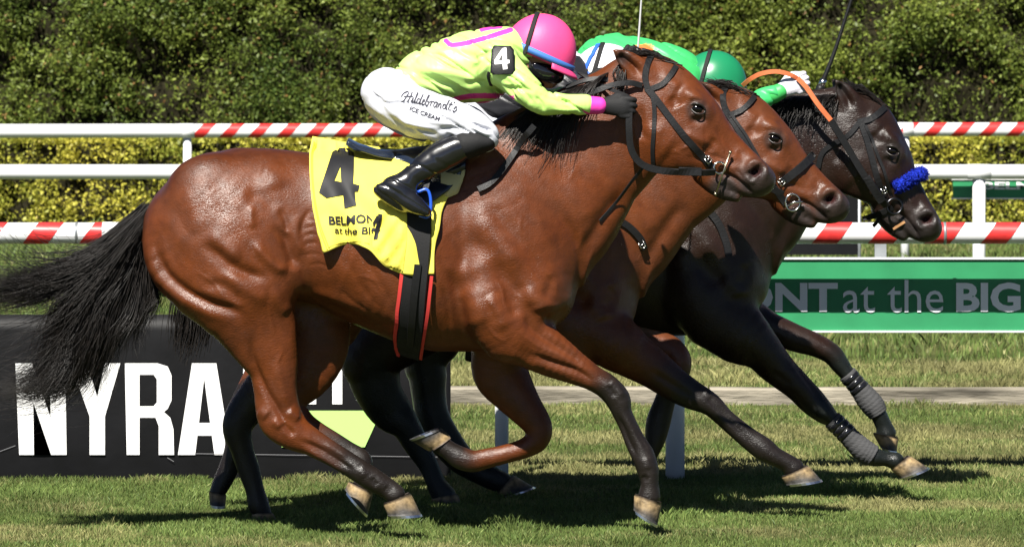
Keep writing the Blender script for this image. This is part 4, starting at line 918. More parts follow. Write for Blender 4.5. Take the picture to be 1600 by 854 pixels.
# --- bridle, middle horse
b2 = bridle(h2, 'black bridle with plain raised noseband on the middle bay horse')
S('cheekpiece', [(1132, 170), (1155, 205), (1185, 258), (1210, 293), (1228, 318)], 11, h2, b2)
S('cheekpiece', [(1140, 176), (1165, 212), (1192, 258), (1204, 280)], 5, h2, b2, off=.008)
S('browband', [(1178, 152), (1172, 160), (1158, 173), (1137, 181)], 9, h2, b2, th=.007)
S('noseband', [(1268, 243), (1262, 251), (1243, 268), (1222, 284)], 13, h2, b2, th=.010)
S('headpiece', [(1140, 128), (1130, 145), (1130, 160), (1135, 175)], 10, h2, b2)
S('rein', [(1160, 262, h2.y0-.12), (1180, 276, h2.y0-.13), (1200, 290, h2.y0-.12), (1222, 303, h2.y0-.10)], 11, h2, b2, mirror=False, th=.006)
ring('bit_ring', 1238, 316, 11.5, h2.bvh, h2.y0, M_steel, b2, squash=1.15); buckle(1221, 284, 50, h2.bvh, h2.y0, b2); buckle(1200, 290, 60, h2.bvh, h2.y0, b2)
c0, _, _ = cast(h2.bvh, 1240, 318, h2.y0-.06); MB().tube([c0+[-.03, -.02, -.012], c0+[0, -.024, .006], c0+[.035, -.02, .008]], .005, 8).build('bit_bar', M_steel, b2, True)

# --- bridle, far horse
b3 = bridle(h3, 'black bridle with orange gripped reins on the far dark horse'); y3 = h3.y0
S('cheekpiece', [(1344, 188), (1356, 225), (1370, 275), (1382, 312), (1390, 332)], 10, h3, b3)
S('cheekpiece', [(1352, 196), (1372, 245), (1392, 300)], 5, h3, b3, off=.007)
S('browband', [(1382, 168), (1374, 176), (1360, 186), (1340, 191)], 10, h3, b3)
S('throatlatch', [(1342, 192), (1325, 212), (1300, 226), (1284, 240), (1278, 262)], 8, h3, b3)
S('rein', [(1246, 122, y3-.20), (1260, 137, y3-.20), (1278, 163, y3-.20), (1298, 188, y3-.19)], 8, h3, b3, m=M_orange, mirror=False, th=.007)
S('rein', [(1298, 188, y3-.19), (1325, 232, y3-.175), (1350, 274, y3-.16), (1372, 306, y3-.14), (1386, 322, y3-.11)], 11, h3, b3, mirror=False, th=.006)
S('rein', [(1160, 134, y3-.14), (1172, 124, y3-.18), (1190, 115, y3-.20), (1215, 112, y3-.21), (1240, 119, y3-.20), (1252, 130, y3-.17)], 7, h3, b3, m=M_orange, mirror=False, th=.007)
S('rein_strap', [(1353, 276, y3-.158), (1366, 296, y3-.148), (1378, 314, y3-.13)], 13, h3, b3, mirror=False, th=.009)
S('chin_strap', [(1352, 340), (1372, 334), (1395, 322)], 9, h3, b3, off=.008); S('chin_strap', [(1366, 352), (1374, 342), (1380, 330)], 6, h3, b3, mirror=False)
S('tongue_tie', [(1396, 357), (1404, 352), (1413, 347)], 4, h3, b3, m=mat('tan tongue tie', (.42, .22, .09), .7))
ring('bit_ring', 1397, 322, 12, h3.bvh, y3, mat('dark steel', (.08, .08, .09), .3, .5, metal=1), b3, tube=.005); buckle(1357, 284, 52, h3.bvh, y3, b3); buckle(1381, 297, 70, h3.bvh, y3, b3)
# fleece roll over the nose
rt = empty('noseband_roll', (X(1420, y3), y3, Z(284, y3))); props(rt, 'fluffy royal blue fleece roll across the nose of the far dark horse', 'noseband')
P = []
for t in np.linspace(0, 1, 9):
    p, nn, ok = cast(h3.bvh, 1397+38*t, 294-21*t, y3); P.append(p+np.array([0, -.012, 0]) if ok else W(1397+38*t, 294-21*t, y3-.02))
P = np.array(P); P[:, 1] = np.linspace(P[0, 1], P[-2, 1], 9); far = P[::-1].copy(); far[:, 1] = 2*y3-far[:, 1]
tip = W(1440, 272, y3); path = catmull(np.vstack([P[::2], [tip], far[::2]]), 40)
V, F = [], []; n = 20; T = np.gradient(path, axis=0); T /= np.linalg.norm(T, axis=1)[:, None]; a = np.array([0, 0, 1.])
for i, p in enumerate(path):
    u = a-T[i]*(a@T[i]); u /= np.linalg.norm(u); w = np.cross(T[i], u); e = min(i, 39-i); rr = .027*min(1, .75+.2*e)
    for k in range(n):
        t = 2*math.pi*k/n; V.append(p+rr*(1+.08*rng.normal())*(u*math.cos(t)+w*math.sin(t)))
F = [(i*n+k, i*n+(k+1) % n, (i+1)*n+(k+1) % n, (i+1)*n+k) for i in range(39) for k in range(n)]+[tuple(range(n))[::-1], tuple(39*n+k for k in range(n))]
mesh_obj('fleece', V, F, M_fleece, rt); V = np.array(V); nm = np.repeat(path, n, 0); d = V-nm; d /= np.linalg.norm(d, axis=1)[:, None]
pile = []
for i in rng.integers(0, len(V), 2600):
    b = V[i]+rng.normal(size=3)*.002; dd = d[i]+rng.normal(size=3)*.5; pile.append([b, b+dd*.002+rng.normal(size=3)*.001, b+dd*.0035+rng.normal(size=3)*.0015])
strands('pile', np.array(pile), .0016, .0008, M_fleece, rt)

# --- breast strap, and a band for a strap-like shadow
def breast(H, pts, w, label):
    p = XZ(*pts[0][:2], H.y0); r = empty('breast_strap', (p[0], H.y0, p[1])); props(r, label, 'breast strap', 'breast straps'); S('strap', pts, w, H, r, mirror=False, th=.006, off=.004); return r
r = breast(h2, [(925, 322), (952, 338), (980, 352), (1000, 372), (1006, 388)], 11, 'black strap with buckle across the chest of the middle bay horse'); buckle(1003, 382, 60, h2.bvh, h2.y0, r)
breast(h3, [(1070, 296), (1095, 318), (1118, 342), (1132, 372), (1138, 400)], 12, 'black band standing in for a strap-like shadow on the shoulder of the far dark horse')  # dark band laid where a strap-shaped shadow crosses the shoulder

# --- leg bandages of the far horse
def bandage(H, L, i0, i1, label):
    st = []
    for s in L['st'][i0:i1]:
        yy = H.y0+s[6]; a, b = np.array(XZ(s[1], s[2], yy)), np.array(XZ(s[3], s[4], yy)); c = (a+b)/2; st.append((c[0], yy, c[1], np.linalg.norm(a-b)/2, s[5]*(yy-CAMY)/FPX))
    P = catmull(st, 40); T = np.gradient(P[:, :3], axis=0); T /= np.linalg.norm(T, axis=1)[:, None]
    r = empty('leg_bandage', tuple(P[0, :3])); props(r, label, 'leg bandage', 'grey bandages on the far horse')
    def sleeve(name, a, b, ex, m, wob=.0):
        V = []; n = 24
        for i in range(a, b):
            u = np.cross(T[i], [0, 1, 0]); u /= np.linalg.norm(u)
            for k in range(n):
                t = 2*math.pi*k/n; e = ex+wob*math.sin(i*1.9+math.sin(t)*2.5); V.append(P[i, :3]+u*(P[i, 3]+e)*math.cos(t)+np.array([0, 1, 0])*(P[i, 4]+e)*math.sin(t))
        m_ = b-a; F = [(i*n+k, i*n+(k+1) % n, (i+1)*n+(k+1) % n, (i+1)*n+k) for i in range(m_-1) for k in range(n)]+[tuple(range(n))[::-1], tuple((m_-1)*n+k for k in range(n))]
        mesh_obj(name, V, F, m, r)
    sleeve('wrap', 0, 40, .006, M_wrap, .0012)
    for a in (2, 6, 10): sleeve('tape', a, a+4, .0085, M_tape)
    return r
bandage(h3, legs3[2], 7, 12, 'grey bandage with black tape on the lower of the far dark horse\'s forelegs')
bandage(h3, legs3[3], 7, 12, 'grey bandage with black tape on the raised foreleg of the far dark horse')

# --- saddle cloth of the near horse
TOPC = [(488, 219), (515, 222), (545, 228), (600, 236), (660, 238), (727, 228)]
BOTC = [(511, 393), (545, 381), (578, 388), (604, 416), (640, 428), (677, 427)]
LEFT = [(488, 219), (483, 250), (486, 300), (495, 348), (511, 393)]; RIGHT = [(727, 228), (724, 266), (692, 325), (680, 380), (677, 427)]
def cloth(H, label, cat_off=.010):
    r = empty('saddle_cloth', (H.bp(560, 240)[0]*0+B(580, 0)[0], H.y0, Z(240, 0))); props(r, label, 'saddle cloth')
    nu, nv = 70, 56; t, b = catmull(TOPC, nu), catmull(BOTC, nu); l, rr = catmull(LEFT, nv), catmull(RIGHT, nv)
    G_ = np.zeros((nu, nv, 3)); hit = np.zeros((nu, nv), bool)
    for i in range(nu):
        for j in range(nv):
            u, v = i/(nu-1), j/(nv-1)
            p = t[i]*(1-v)+b[i]*v+l[j]*(1-u)+rr[j]*u-((1-u)*(1-v)*t[0]+u*(1-v)*t[-1]+(1-u)*v*b[0]+u*v*b[-1])
            q, nn, ok = cast(H.bvh, p[0], p[1], H.y0)
            n3 = np.array(nn) if ok else np.array([0, -.3, 1]); n3 = n3/np.linalg.norm(n3)
            wr = .004*math.sin(u*9+v*3)*v+.011*math.sin((p[0]*.10-p[1]*.062)+.9*math.sin(p[1]*.03))*smooth01(np.array(v*1.5-.2))*smooth01(np.array((p[0]-500)/40))+.012*v*v*(1+math.sin(p[0]*.11+1.2))+.004*(vnoise(np.array([[p[0]*.06, p[1]*.05]]), 3)[0]-.5)
            G_[i, j] = q+n3*(cat_off+wr); hit[i, j] = ok
    for i in range(nu):
        k = np.argmax(hit[i]); G_[i, :k, 1] = np.linspace(H.y0, G_[i, k, 1], k+1)[:-1] if k else G_[i, :0, 1]
        if k: G_[i, 0, 1] = H.y0
        G_[i, 0, 1] = H.y0
    for _ in range(3): G_[:, 1:-1, 1] = .5*G_[:, 1:-1, 1]+.25*(G_[:, :-2, 1]+G_[:, 2:, 1])
    Fm = G_.copy(); Fm[:, :, 1] = 2*H.y0-Fm[:, :, 1]
    V = np.vstack([G_.reshape(-1, 3), Fm[:, 1:].reshape(-1, 3)]); F = []
    ia = lambda i, j: i*nv+j
    ib = lambda i, j: ia(i, 0) if j == 0 else nu*nv+i*(nv-1)+j-1
    for i in range(nu-1):
        for j in range(nv-1):
            F.append((ia(i, j), ia(i, j+1), ia(i+1, j+1), ia(i+1, j))); F.append((ib(i, j), ib(i+1, j), ib(i+1, j+1), ib(i, j+1)))
    o = mesh_obj('cloth', V, np.array(F), M_yellow, r)
    sm = o.modifiers.new('thick', 'SOLIDIFY'); sm.thickness = .004; sm.offset = 1
    return r, bvh_of(V, np.array(F)), G_
sc, cb, CG = cloth(h1, 'bright yellow saddle cloth with a big black number four on the nearest horse')
def quads(name, rs, m, parent, bvh, y0, off=.007, maxlen=5):
    for rr in rs:
        v, f = rects([rr]); decal(name, v, f, m, parent, bvh, y0, off, maxlen)
four = [[(519, 240), (524, 233), (533, 231), (546, 233), (553, 240), (553, 243), (517, 245)], [(517, 245), (553, 243), (552, 285), (531, 284), (531, 262), (524, 262)], [(517, 245), (524, 262), (518, 284), (518, 290), (510, 311), (499, 303), (503, 284)], [(518, 284), (563, 291), (561, 300), (510, 311), (499, 300), (500, 292)], [(534, 290), (554, 291), (557, 322), (538, 327)]]
v, f = rects([[(519, 240), (524, 233), (533, 231), (546, 233), (553, 241), (553, 288), (563, 291), (561, 300), (556, 300), (557, 322), (538, 327), (535, 306), (511, 310), (499, 302), (509, 270)]])
# outline of the figure with its counter cut out, as one continuous band of quads
four_q = [[(509, 270), (519, 240), (531, 232), (532, 262), (522, 284), (499, 302)], [(531, 232), (546, 233), (553, 241), (553, 250), (532, 262)], [(532, 262), (553, 250), (553, 288), (533, 286)], [(499, 302), (522, 284), (533, 286), (535, 306), (511, 310)], [(533, 286), (553, 288), (563, 291), (561, 300), (556, 300), (535, 306)], [(535, 306), (556, 300), (557, 322), (538, 327)]]
v, f = rects(four_q); decal('number', v, f, M_ink, sc, cb, 0, .0075, 5)
def rot_text(body, x0, y0, x1, y1, ang, bold=0, shear=0):
    v, f = fit_text(body, x0, y0, x1, y1, bold, shear); c = np.array([x0, y1]); a = math.radians(ang); R = np.array([[math.cos(a), -math.sin(a)], [math.sin(a), math.cos(a)]])
    return c+(v-c)@R.T, f
v, f = rot_text('BELMONT', 514, 338, 598, 352, -2, .03); decal('lettering', v, f, M_ink, sc, cb, 0, .0075, 5)
v, f = rot_text('at the BIG A', 522, 354, 606, 365, 2, .015); decal('lettering', v, f, M_ink, sc, cb, 0, .0075, 5)
M_hem = mat('yellow hem stitching', (.62, .50, .04), .8)
for ln in ([(492, 224), (488, 250), (491, 300), (500, 346), (514, 386)], [(514, 386), (545, 375), (576, 381)], [(490, 222), (486, 250), (489, 300), (498, 347), (512, 389)]): strap('hem', ln, 1.6, M_hem, sc, cb, 0, off=.0055, th=.002, mirror=False)
# the folded front corner with its own small figure
fold = np.array([(583, 308), (612, 322), (636, 334), (636, 372), (629, 428), (610, 421), (594, 406), (582, 385), (581, 340)], float)
V2, F2 = refine(fold, [list(range(len(fold)))], 7); P = []
for p in V2:
    q, nn, ok = cast(cb, p[0], p[1], -.2); e = min(1, pdist(p[None], np.vstack([fold, fold[:1]]))[0]/10)
    P.append(q+np.array([0, -1, 0])*(.007+.012*e+.006*math.sin(p[0]*.25+p[1]*.16)*e))
F2 = [q if (V2[q[1]][0]-V2[q[0]][0])*(V2[q[2]][1]-V2[q[0]][1])-(V2[q[1]][1]-V2[q[0]][1])*(V2[q[2]][0]-V2[q[0]][0]) < 0 else q[::-1] for q in F2]
fo = mesh_obj('folded_corner', P, F2, M_yellow, sc); fb = BVHTree.FromPolygons([tuple(p) for p in P], F2)
v, f = rects([[(592, 334), (597, 335), (590, 374), (583, 374)], [(583, 348), (590, 336), (592, 340), (584, 356)], [(582, 356), (594, 358), (593, 362), (582, 361)]]); decal('figure', v, f, M_ink, fo, fb, 0, .003, 5)

# --- saddle, girth, stirrups
sd = empty('saddle', (B(640, 0)[0], 0, Z(250, 0))); props(sd, 'small dark racing saddle with black red edged girth on the nearest horse', 'saddle')
def saddle_piece(name, xs, tops, bots, m, parent, off, thick=.02, flare=0):
    # strip over the back: stations (px, top py, bottom py)
    V, F = [], []; nv = 22
    X_ = np.linspace(0, 1, 26); pxs, tp, bt = [np.interp(X_, np.linspace(0, 1, len(q)), q) for q in (xs, tops, bots)]
    for i in range(26):
        zt, zb_ = Z(tp[i], 0), Z(bt[i], 0); yb = max(.03, -cast(h1.bvh, pxs[i], bt[i], -.1)[0][1])+off
        for j in range(nv+1):
            a = math.pi*(-.5+j/nv); xx = B(pxs[i], 0)[0]
            V.append((xx, yb*math.sin(a), zb_+(zt-zb_)*math.cos(a)**.8))
    F = [(i*(nv+1)+j, i*(nv+1)+j+1, (i+1)*(nv+1)+j+1, (i+1)*(nv+1)+j) for i in range(25) for j in range(nv)]
    o = mesh_obj(name, V, F, m, parent); s = o.modifiers.new('thick', 'SOLIDIFY'); s.thickness = thick; s.offset = 0; return o
saddle_piece('seat', [543, 560, 590, 620, 660, 700, 728], [219, 228, 236, 238, 232, 226, 224], [223, 234, 244, 250, 262, 276, 262], M_navy, sd, .022)
saddle_piece('pad', [690, 700, 715, 727], [240, 238, 234, 232], [300, 306, 300, 270], M_cream, sd, .014, .014)
for s_ in (-1, 1):                                          # flaps
    V2, F2 = refine(np.array([(640, 252), (690, 258), (722, 264), (719, 278), (700, 298), (672, 318), (650, 322), (640, 300)], float), [list(range(8))], 9); P = []
    for p in V2:
        q, nn, ok = cast(cb, p[0], p[1], -.2); P.append(q+np.array([0, -.016, 0]))
    P = np.array(P); P[:, 1] *= -s_
    o = mesh_obj('flap', P, [q if s_ > 0 else q for q in F2], M_navy, sd); m_ = o.modifiers.new('thick', 'SOLIDIFY'); m_.thickness = .006; m_.offset = 0
gp = [(655, 335), (653, 372), (650, 410), (647, 450), (644, 490), (641, 525), (639, 549)]
class _C: pass
hb = _C(); hb.y0 = 0.0; hb.bvh = h1.bvh
g_ = strap('girth', gp, 40, M_elastic, sd, h1.bvh, 0, off=.016, th=.007, mirror=True, sm=6)
strap('girth_trim', [(634, 372), (630, 410), (626, 450), (622, 490), (620, 520), (625, 547)], 6, M_redtrim, sd, h1.bvh, 0, off=.018, th=.007, mirror=True, sm=6)
strap('girth_trim', [(673, 430), (670, 460), (667, 490), (663, 520), (659, 552)], 5, M_redtrim, sd, h1.bvh, 0, off=.018, th=.007, mirror=True, sm=6)
strap('girth_strap', [(652, 412), (648, 450), (645, 490), (643, 530)], 12, M_leather, sd, h1.bvh, 0, off=.026, th=.006, mirror=False, sm=6)
for xx in (638, 657): buckle(xx-1, 526, 90, h1.bvh, 0, sd, .026, .022)
for s_ in (-1, 1):
    yy = .335*s_; P = [W(653, 300, yy), W(666, 296, yy), W(672, 306, yy), W(673, 326, yy), W(668, 339, yy), W(655, 336, yy)]
    o = MB().tube(catmull(P, 24), .006, 10); so = o.build('stirrup', M_blue, sd, True)
    V, Fq = ribbon(catmull([W(672, 268, yy*.9), W(668, 284, yy*.96), W(664, 298, yy)], 10), np.tile([0, -1., 0], (10, 1)), .022, .005); mesh_obj('stirrup_leather', V, Fq, M_leather, so, False)
# plain saddles and girths of the other two horses, mostly hidden behind their neighbours
for H, bs, lb in ((h2, (.25, -.08), 'plain black saddle on the middle horse, mostly hidden'), (h3, (.81, -.03), 'plain black saddle on the far horse, mostly hidden')):
    r = empty('saddle', (B(640, 0)[0]+bs[0], H.y0, Z(250, 0)+bs[1])); props(r, lb, 'saddle')
    V, F = [], []; nv = 16
    for i, px in enumerate(np.linspace(548, 726, 14)):
        zt = Z(np.interp(px, [548, 600, 726], [228, 240, 226]), 0)+bs[1]; zb_ = Z(np.interp(px, [548, 640, 700, 726], [236, 300, 300, 262]), 0)+bs[1]; wy = np.interp(px, [548, 640, 726], [.16, .275, .22])
        for j in range(nv+1):
            a = math.pi*(-.5+j/nv); V.append((B(px, 0)[0]+bs[0], H.y0+wy*math.sin(a), zb_+(zt-zb_)*math.cos(a)**.8))
    F = [(i*(nv+1)+j, i*(nv+1)+j+1, (i+1)*(nv+1)+j+1, (i+1)*(nv+1)+j) for i in range(13) for j in range(nv)]
    o = mesh_obj('seat', V, F, M_leather, r); m_ = o.modifiers.new('thick', 'SOLIDIFY'); m_.thickness = .018; m_.offset = 0
    strap('girth', [H.bp(*p) for p in gp], 34, M_elastic, r, H.bvh, H.y0, off=.008, th=.006, mirror=True, sm=4)
# ------------------------------------------------------------------ jockeys
M_skin = mat('skin', (.36, .17, .10), .5, .4, noise=.1, nscale=30)
M_breech = mat('white breeches nylon', (.58, .59, .65), .45, .4, bump=.12, bscale=40, bdist=.006)
M_goggle = mat('goggle lens', (.006, .006, .008), .06, .7)
def garment(name, chains, m, parent, h=.0065, k=.03, wr=0, wscale=30, colf=None, strokes=(), seed=1):
    A = np.vstack([np.asarray(c[0] if isinstance(c, tuple) else c, float) for c in chains]); mg = .05
    f = Field((A[:, 0]-A[:, 2]).min()*np.array([1, 0, 0])+np.array([-mg, (A[:, 3]-A[:, 4]).min()-mg, (A[:, 1]-A[:, 2]).min()-mg]),
              np.array([(A[:, 0]+A[:, 2]).max()+mg, (A[:, 3]+A[:, 4]).max()+mg, (A[:, 1]+A[:, 2]).max()+mg]), h)
    for c in chains:
        if isinstance(c, tuple): f.chain(c[0], k=c[1])
        else: f.chain(c, k=k)
    V, Q = f.surface(); V = relax(V, Q, 2); N = normals(V, Q)
    if wr:
        p = V*wscale; n = (vnoise(p*np.array([1, .6, 1]), seed)-.5)+.5*(vnoise(p*np.array([2.3, 1.2, .9]), seed+1)-.5); rid = np.abs(vnoise(np.stack([V[:, 0]*16+V[:, 2]*26, V[:, 1]*7+V[:, 2]*5], 1), seed+2)-.5)
        V = V+N*(wr*n-wr*1.3*np.exp(-(rid/.07)**2))[:, None]
    if strokes:
        N = normals(V, Q); pp = proj(V); near = np.clip(-N[:, 1]*2+.3, 0, 1); dn, dp = np.zeros(len(V)), np.zeros(len(V))
        for ln, w, d in strokes:
            ln = catmull(np.array(ln, float), len(ln)*4); dd, tt = pdist_t(pp, ln); val = abs(d)*np.exp(-(dd/w)**2)*near*smooth01(tt/.3+.03)*smooth01((1-tt)/.3+.03)
            if d > 0: dp = np.maximum(dp, val)
            else: dn = np.maximum(dn, val)
        V = V+N*(dp-dn)[:, None]
    col = colf(V, N) if colf else None
    o = mesh_obj(name, V, Q, m, parent, True, col=col); return o, V, Q
BR_FOLDS = [([(733, 190), (750, 200), (772, 205)], 3, -.010), ([(735, 200), (752, 212), (770, 218)], 3, -.010), ([(738, 212), (750, 222), (764, 228)], 3, -.008), ([(733, 195), (752, 206), (771, 211)], 3, .007), ([(700, 160), (725, 175), (745, 195)], 4, -.008), ([(690, 172), (715, 188), (730, 200)], 4, .007),
 ([(600, 125), (592, 150), (598, 180)], 5, -.007), ([(612, 118), (604, 145), (606, 178), (620, 200)], 5, .006), ([(625, 195), (660, 205), (690, 212)], 4, -.007), ([(615, 185), (650, 196), (690, 200)], 4, .005), ([(628, 132), (640, 145), (660, 152)], 4, -.008), ([(680, 205), (705, 200), (725, 203)], 4, -.009), ([(660, 190), (690, 192), (715, 196)], 4, .005), ([(596, 160), (612, 185), (640, 200)], 4, -.006)]
JK_FOLDS = [([(640, 120), (680, 128), (720, 140), (750, 150)], 5, -.008), ([(650, 108), (690, 112), (730, 120), (760, 130)], 6, .006), ([(735, 115), (750, 95), (765, 75)], 5, -.008), ([(745, 125), (758, 108), (768, 95)], 4, .006), ([(725, 130), (745, 128), (768, 128)], 4, -.008), ([(690, 135), (720, 138), (745, 142)], 4, .005), ([(740, 100), (755, 80), (775, 62)], 5, .006),
 ([(800, 125), (820, 145), (835, 165)], 4, -.008), ([(812, 118), (828, 138), (845, 150)], 4, .006), ([(835, 150), (846, 160), (850, 175)], 3, -.008), ([(850, 150), (875, 158), (905, 160)], 4, -.006), ([(860, 170), (885, 172), (910, 170)], 3, .005), ([(785, 120), (800, 135), (815, 155)], 4, -.006), ([(628, 108), (640, 118), (652, 135)], 4, -.007), ([(660, 85), (690, 80), (720, 78)], 6, .005), ([(770, 130), (785, 145), (790, 155)], 4, -.010)]
def make_jockey(y0, dx, dz, label, silk, silk2, helmet_c, band_c, hands, glove_m, breech_m=None, detail=True, boot=True, near_arm=None, far_arm=None, pattern=None, tl=(0,)*7):
    J = Horse(); sh = lambda px, py, yc: (XZ(px, py, yc)[0]+dx, XZ(px, py, yc)[1]+dz)
    root = empty('jockey', (sh(640, 0, 0)[0], y0, sh(0, 250, 0)[1])); props(root, label, 'person', 'jockeys'); J.root = root; J.y0 = y0
    def c(px, py, r, yc, w): x, z = sh(px, py, yc); return (x, z, r/S0, y0+yc, w/S0)
    def pr(x1, y1, x2, y2, w, yc): a, b = np.array(sh(x1, y1, yc)), np.array(sh(x2, y2, yc)); m_ = (a+b)/2; return (m_[0], m_[1], np.linalg.norm(a-b)/2, y0+yc, w/S0)
    J.sh = sh
    torso = [pr(618, 112, 640, 150, 46, 0), pr(636, 88, 672, 152, 54, 0), pr(668, 71, 700, 156, 60, 0), pr(706, 57, 728, 162, 64, 0), pr(748, 45, 762, 160, 66, 0), pr(782, 41, 790, 142, 58, 0), pr(800, 48, 808, 118, 36, 0)]
    torso = [(q[0], q[1]+tl[i]/S0, *q[2:]) for i, q in enumerate(torso)]
    shl = [c(772, 92, 30, -.13, 34), c(768, 88, 36, 0, 60), c(772, 92, 30, .13, 34)]
    na = near_arm or [(776, 97, 31, -.17), (798, 118, 27, -.20), (822, 140, 24, -.225), (846, 160, 19, -.225), (866, 162, 18, -.215), (890, 164, 16.5, -.20), (914, 164, 15.5, -.185)]
    fa = far_arm or [(776, 97, 30, .17), (798, 118, 25, .21), (822, 140, 22, .24), (842, 158, 19, .235), (866, 154, 17, .19), (890, 145, 16, .12), (910, 138, 15, .07)]
    arm = lambda A, g=1.0: [c(p[0], p[1], p[2]*g, p[3], p[2]*g) for p in A]
    hip = [c(618, 152-tl[0], 37, -.05, 44), c(618, 152-tl[0], 37, .05, 44)]
    thigh = lambda s, g=1.0: [pr(616, 108-tl[0], 590, 182-tl[0], 36*g, s*.09), pr(640, 128-tl[0]*.7, 604, 200-tl[0]*.7, 38*g, s*.13), pr(676, 144-tl[0]*.3, 644, 217-tl[0]*.3, 36*g, s*.19), pr(712, 155, 686, 224, 32*g, s*.24), pr(747, 171, 722, 230, 28*g, s*.265), pr(770, 192, 745, 234, 24*g, s*.275)]
    shin = lambda s, g=1.0: [pr(758, 200, 752, 236, 22*g, s*.28), pr(722, 205, 733, 246, 23*g, s*.295), pr(690, 217, 706, 262, 22*g, s*.305), pr(660, 238, 674, 279, 19*g, s*.315), pr(634, 262, 648, 294, 17*g, s*.32), pr(618, 276, 626, 305, 17*g, s*.325)]
    foot = lambda s, g=1.0: [pr(598, 284, 592, 308, 13*g, s*.33), pr(620, 278, 608, 320, 17*g, s*.33), pr(640, 290, 626, 331, 17*g, s*.335), pr(658, 308, 645, 336, 16*g, s*.34), pr(670, 322, 660, 338, 12*g, s*.34)]
    head = [c(828, 88, 34, 0, 30), c(842, 98, 32, 0, 29), c(852, 114, 20, 0, 22), c(856, 126, 12, 0, 15)]
    neck = [c(790, 85, 24, 0, 26), c(815, 90, 22, 0, 23)]
    sc_ = lambda L, g: [(q[0], q[1], q[2]*g, q[3], q[4]*g) for q in L]
    # the body itself, one continuous figure inside its clothes
    face = [head, neck, [c(866, 112, 6, 0, 5), c(872, 120, 5, 0, 6), c(868, 125, 5, 0, 5)], ([c(858, 128, 5, 0, 10), c(862, 133, 4, 0, 9)], .012), ([c(820, 96, 9, -.078, 3), c(823, 104, 6, -.078, 3)], .008), ([c(820, 96, 9, .078, 3), c(823, 104, 6, .078, 3)], .008)]
    garment('body', [sc_(torso, .80), sc_(shl, .66), sc_(arm(na), .56), sc_(arm(fa), .56), sc_(hip, .74)]+[sc_(thigh(s), .66) for s in (-1, 1)]+[sc_(shin(s), .66) for s in (-1, 1)]+[sc_(foot(s), .7) for s in (-1, 1)]+face, M_skin, root, h=.008 if not detail else .007)
    # silks
    ms = mat('silks '+label[:18], (1, 1, 1), .42, .4, attr=True, bump=.10, bscale=35, bdist=.006)
    lines = pattern or []
    def colf(V, N):
        C_ = np.tile(np.array(silk), (len(V), 1))
        p = np.stack([(V[:, 0]-dx-0)*S0+800, PY0+(CAMH-(V[:, 2]-dz))*S0], 1)
        for ln, w, cc, side in lines:
            d = pdist(p, ln); m_ = (d < w) & ((-(N[:, 1]))*side > -.35)
            C_[m_] = cc
        return C_
    J.jk = garment('silks_jacket', [torso, shl, (arm(na), .035), (arm(fa), .035)], ms, root, wr=.009, wscale=11, colf=colf, h=.005 if detail else .0075, seed=4, strokes=JK_FOLDS if detail else ())
    J.jb = bvh_of(J.jk[1], J.jk[2])
    # cuffs and gloves
    for A, hd, s in ((na, hands[0], -1), (fa, hands[1], 1)):
        e = A[-1]; w0 = np.array([*sh(e[0], e[1], e[3])]); hx, hz = sh(hd[0], hd[1], hd[2]); w1 = np.array([hx, hz])
        cu = [(w0[0], w0[1], .036, y0+e[3], .036), (w0[0]*.45+w1[0]*.55, w0[1]*.45+w1[1]*.55, .033, y0+e[3]*.45+hd[2]*.55, .033)]
        garment('cuff', [cu], silk2, root, h=.006)
        a = math.radians(hd[3]); fw, up = np.array([math.cos(a), math.sin(a)]), np.array([-math.sin(a), math.cos(a)]); yb = y0+hd[2]; ot = s
        L = lambda f_, u_, r, yy, w=None: (*(w1+fw*f_+up*u_), r, yb+yy*(-ot), w or r)
        ch = [[L(-.03, 0, .030, 0, .026), L(.0, 0, .033, 0, .022), L(.045, 0, .038, 0, .019)]]
        for i in range(4):
            u = .032-.0215*i; ln = (1, 1.08, 1.0, .82)[i]
            ch.append(([L(.045, u, .0115, 0), L(.045+.036*ln, u-.001, .0112, .001), L(.045+.046*ln, u-.004, .0105, .020), L(.030+.036*ln, u-.005, .0098, .036), L(.045, u-.004, .009, .034)], .003))
        ch.append(([L(-.005, .022, .014, .008), L(.028, .042, .0125, .014), L(.058, .040, .0115, .022), L(.078, .030, .0100, .028)], .010))
        garment('glove', ch, glove_m, root, h=.0042, k=.012)
    garment('breeches', [hip]+[(thigh(s), .05) for s in (-1, 1)], breech_m or M_breech, root, wr=.008, wscale=13, h=.005 if detail else .0085, seed=8, strokes=BR_FOLDS if detail else ())
    for s in (-1, 1):
        garment('boot', [shin(s)[1:], (foot(s), .03)], M_patent, root, wr=.004, wscale=16, h=.006 if detail else .0085, seed=12)
        garment('knee_band', [[pr(766, 208, 756, 236, 24, s*.278), pr(740, 203, 748, 242, 25, s*.288), pr(722, 204, 734, 248, 24.5, s*.296)]], M_elastic, root, h=.0065)
    # helmet
    A = math.radians(24.3); ctr = np.array([*sh(842, 84, 0)]); e1, e2 = np.array([math.cos(A), -math.sin(A)]), np.array([math.sin(A), math.cos(A)])
    V, F = [], []; n, m_ = 40, 16; a_, b_, h_ = .142, .108, .155
    for i in range(m_+1):
        t = math.radians(97)*i/m_
        for k in range(n):
            q = 2*math.pi*k/n; sea = 1-.010*abs(math.cos(q*3))**14
            p = ctr+e1*(a_*math.sin(t)*math.cos(q)*sea)+e2*(h_*math.cos(t)); V.append((p[0], y0+b_*math.sin(t)*math.sin(q)*sea, p[1]))
    F = [(i*n+k, (i+1)*n+k, (i+1)*n+(k+1) % n, i*n+(k+1) % n) for i in range(m_) for k in range(n)]
    hm = mesh_obj('helmet', V, F, helmet_c, root); md = hm.modifiers.new('thick', 'SOLIDIFY'); md.thickness = .006; md.offset = -1
    hb = BVHTree.FromPolygons([tuple(p) for p in V], F)
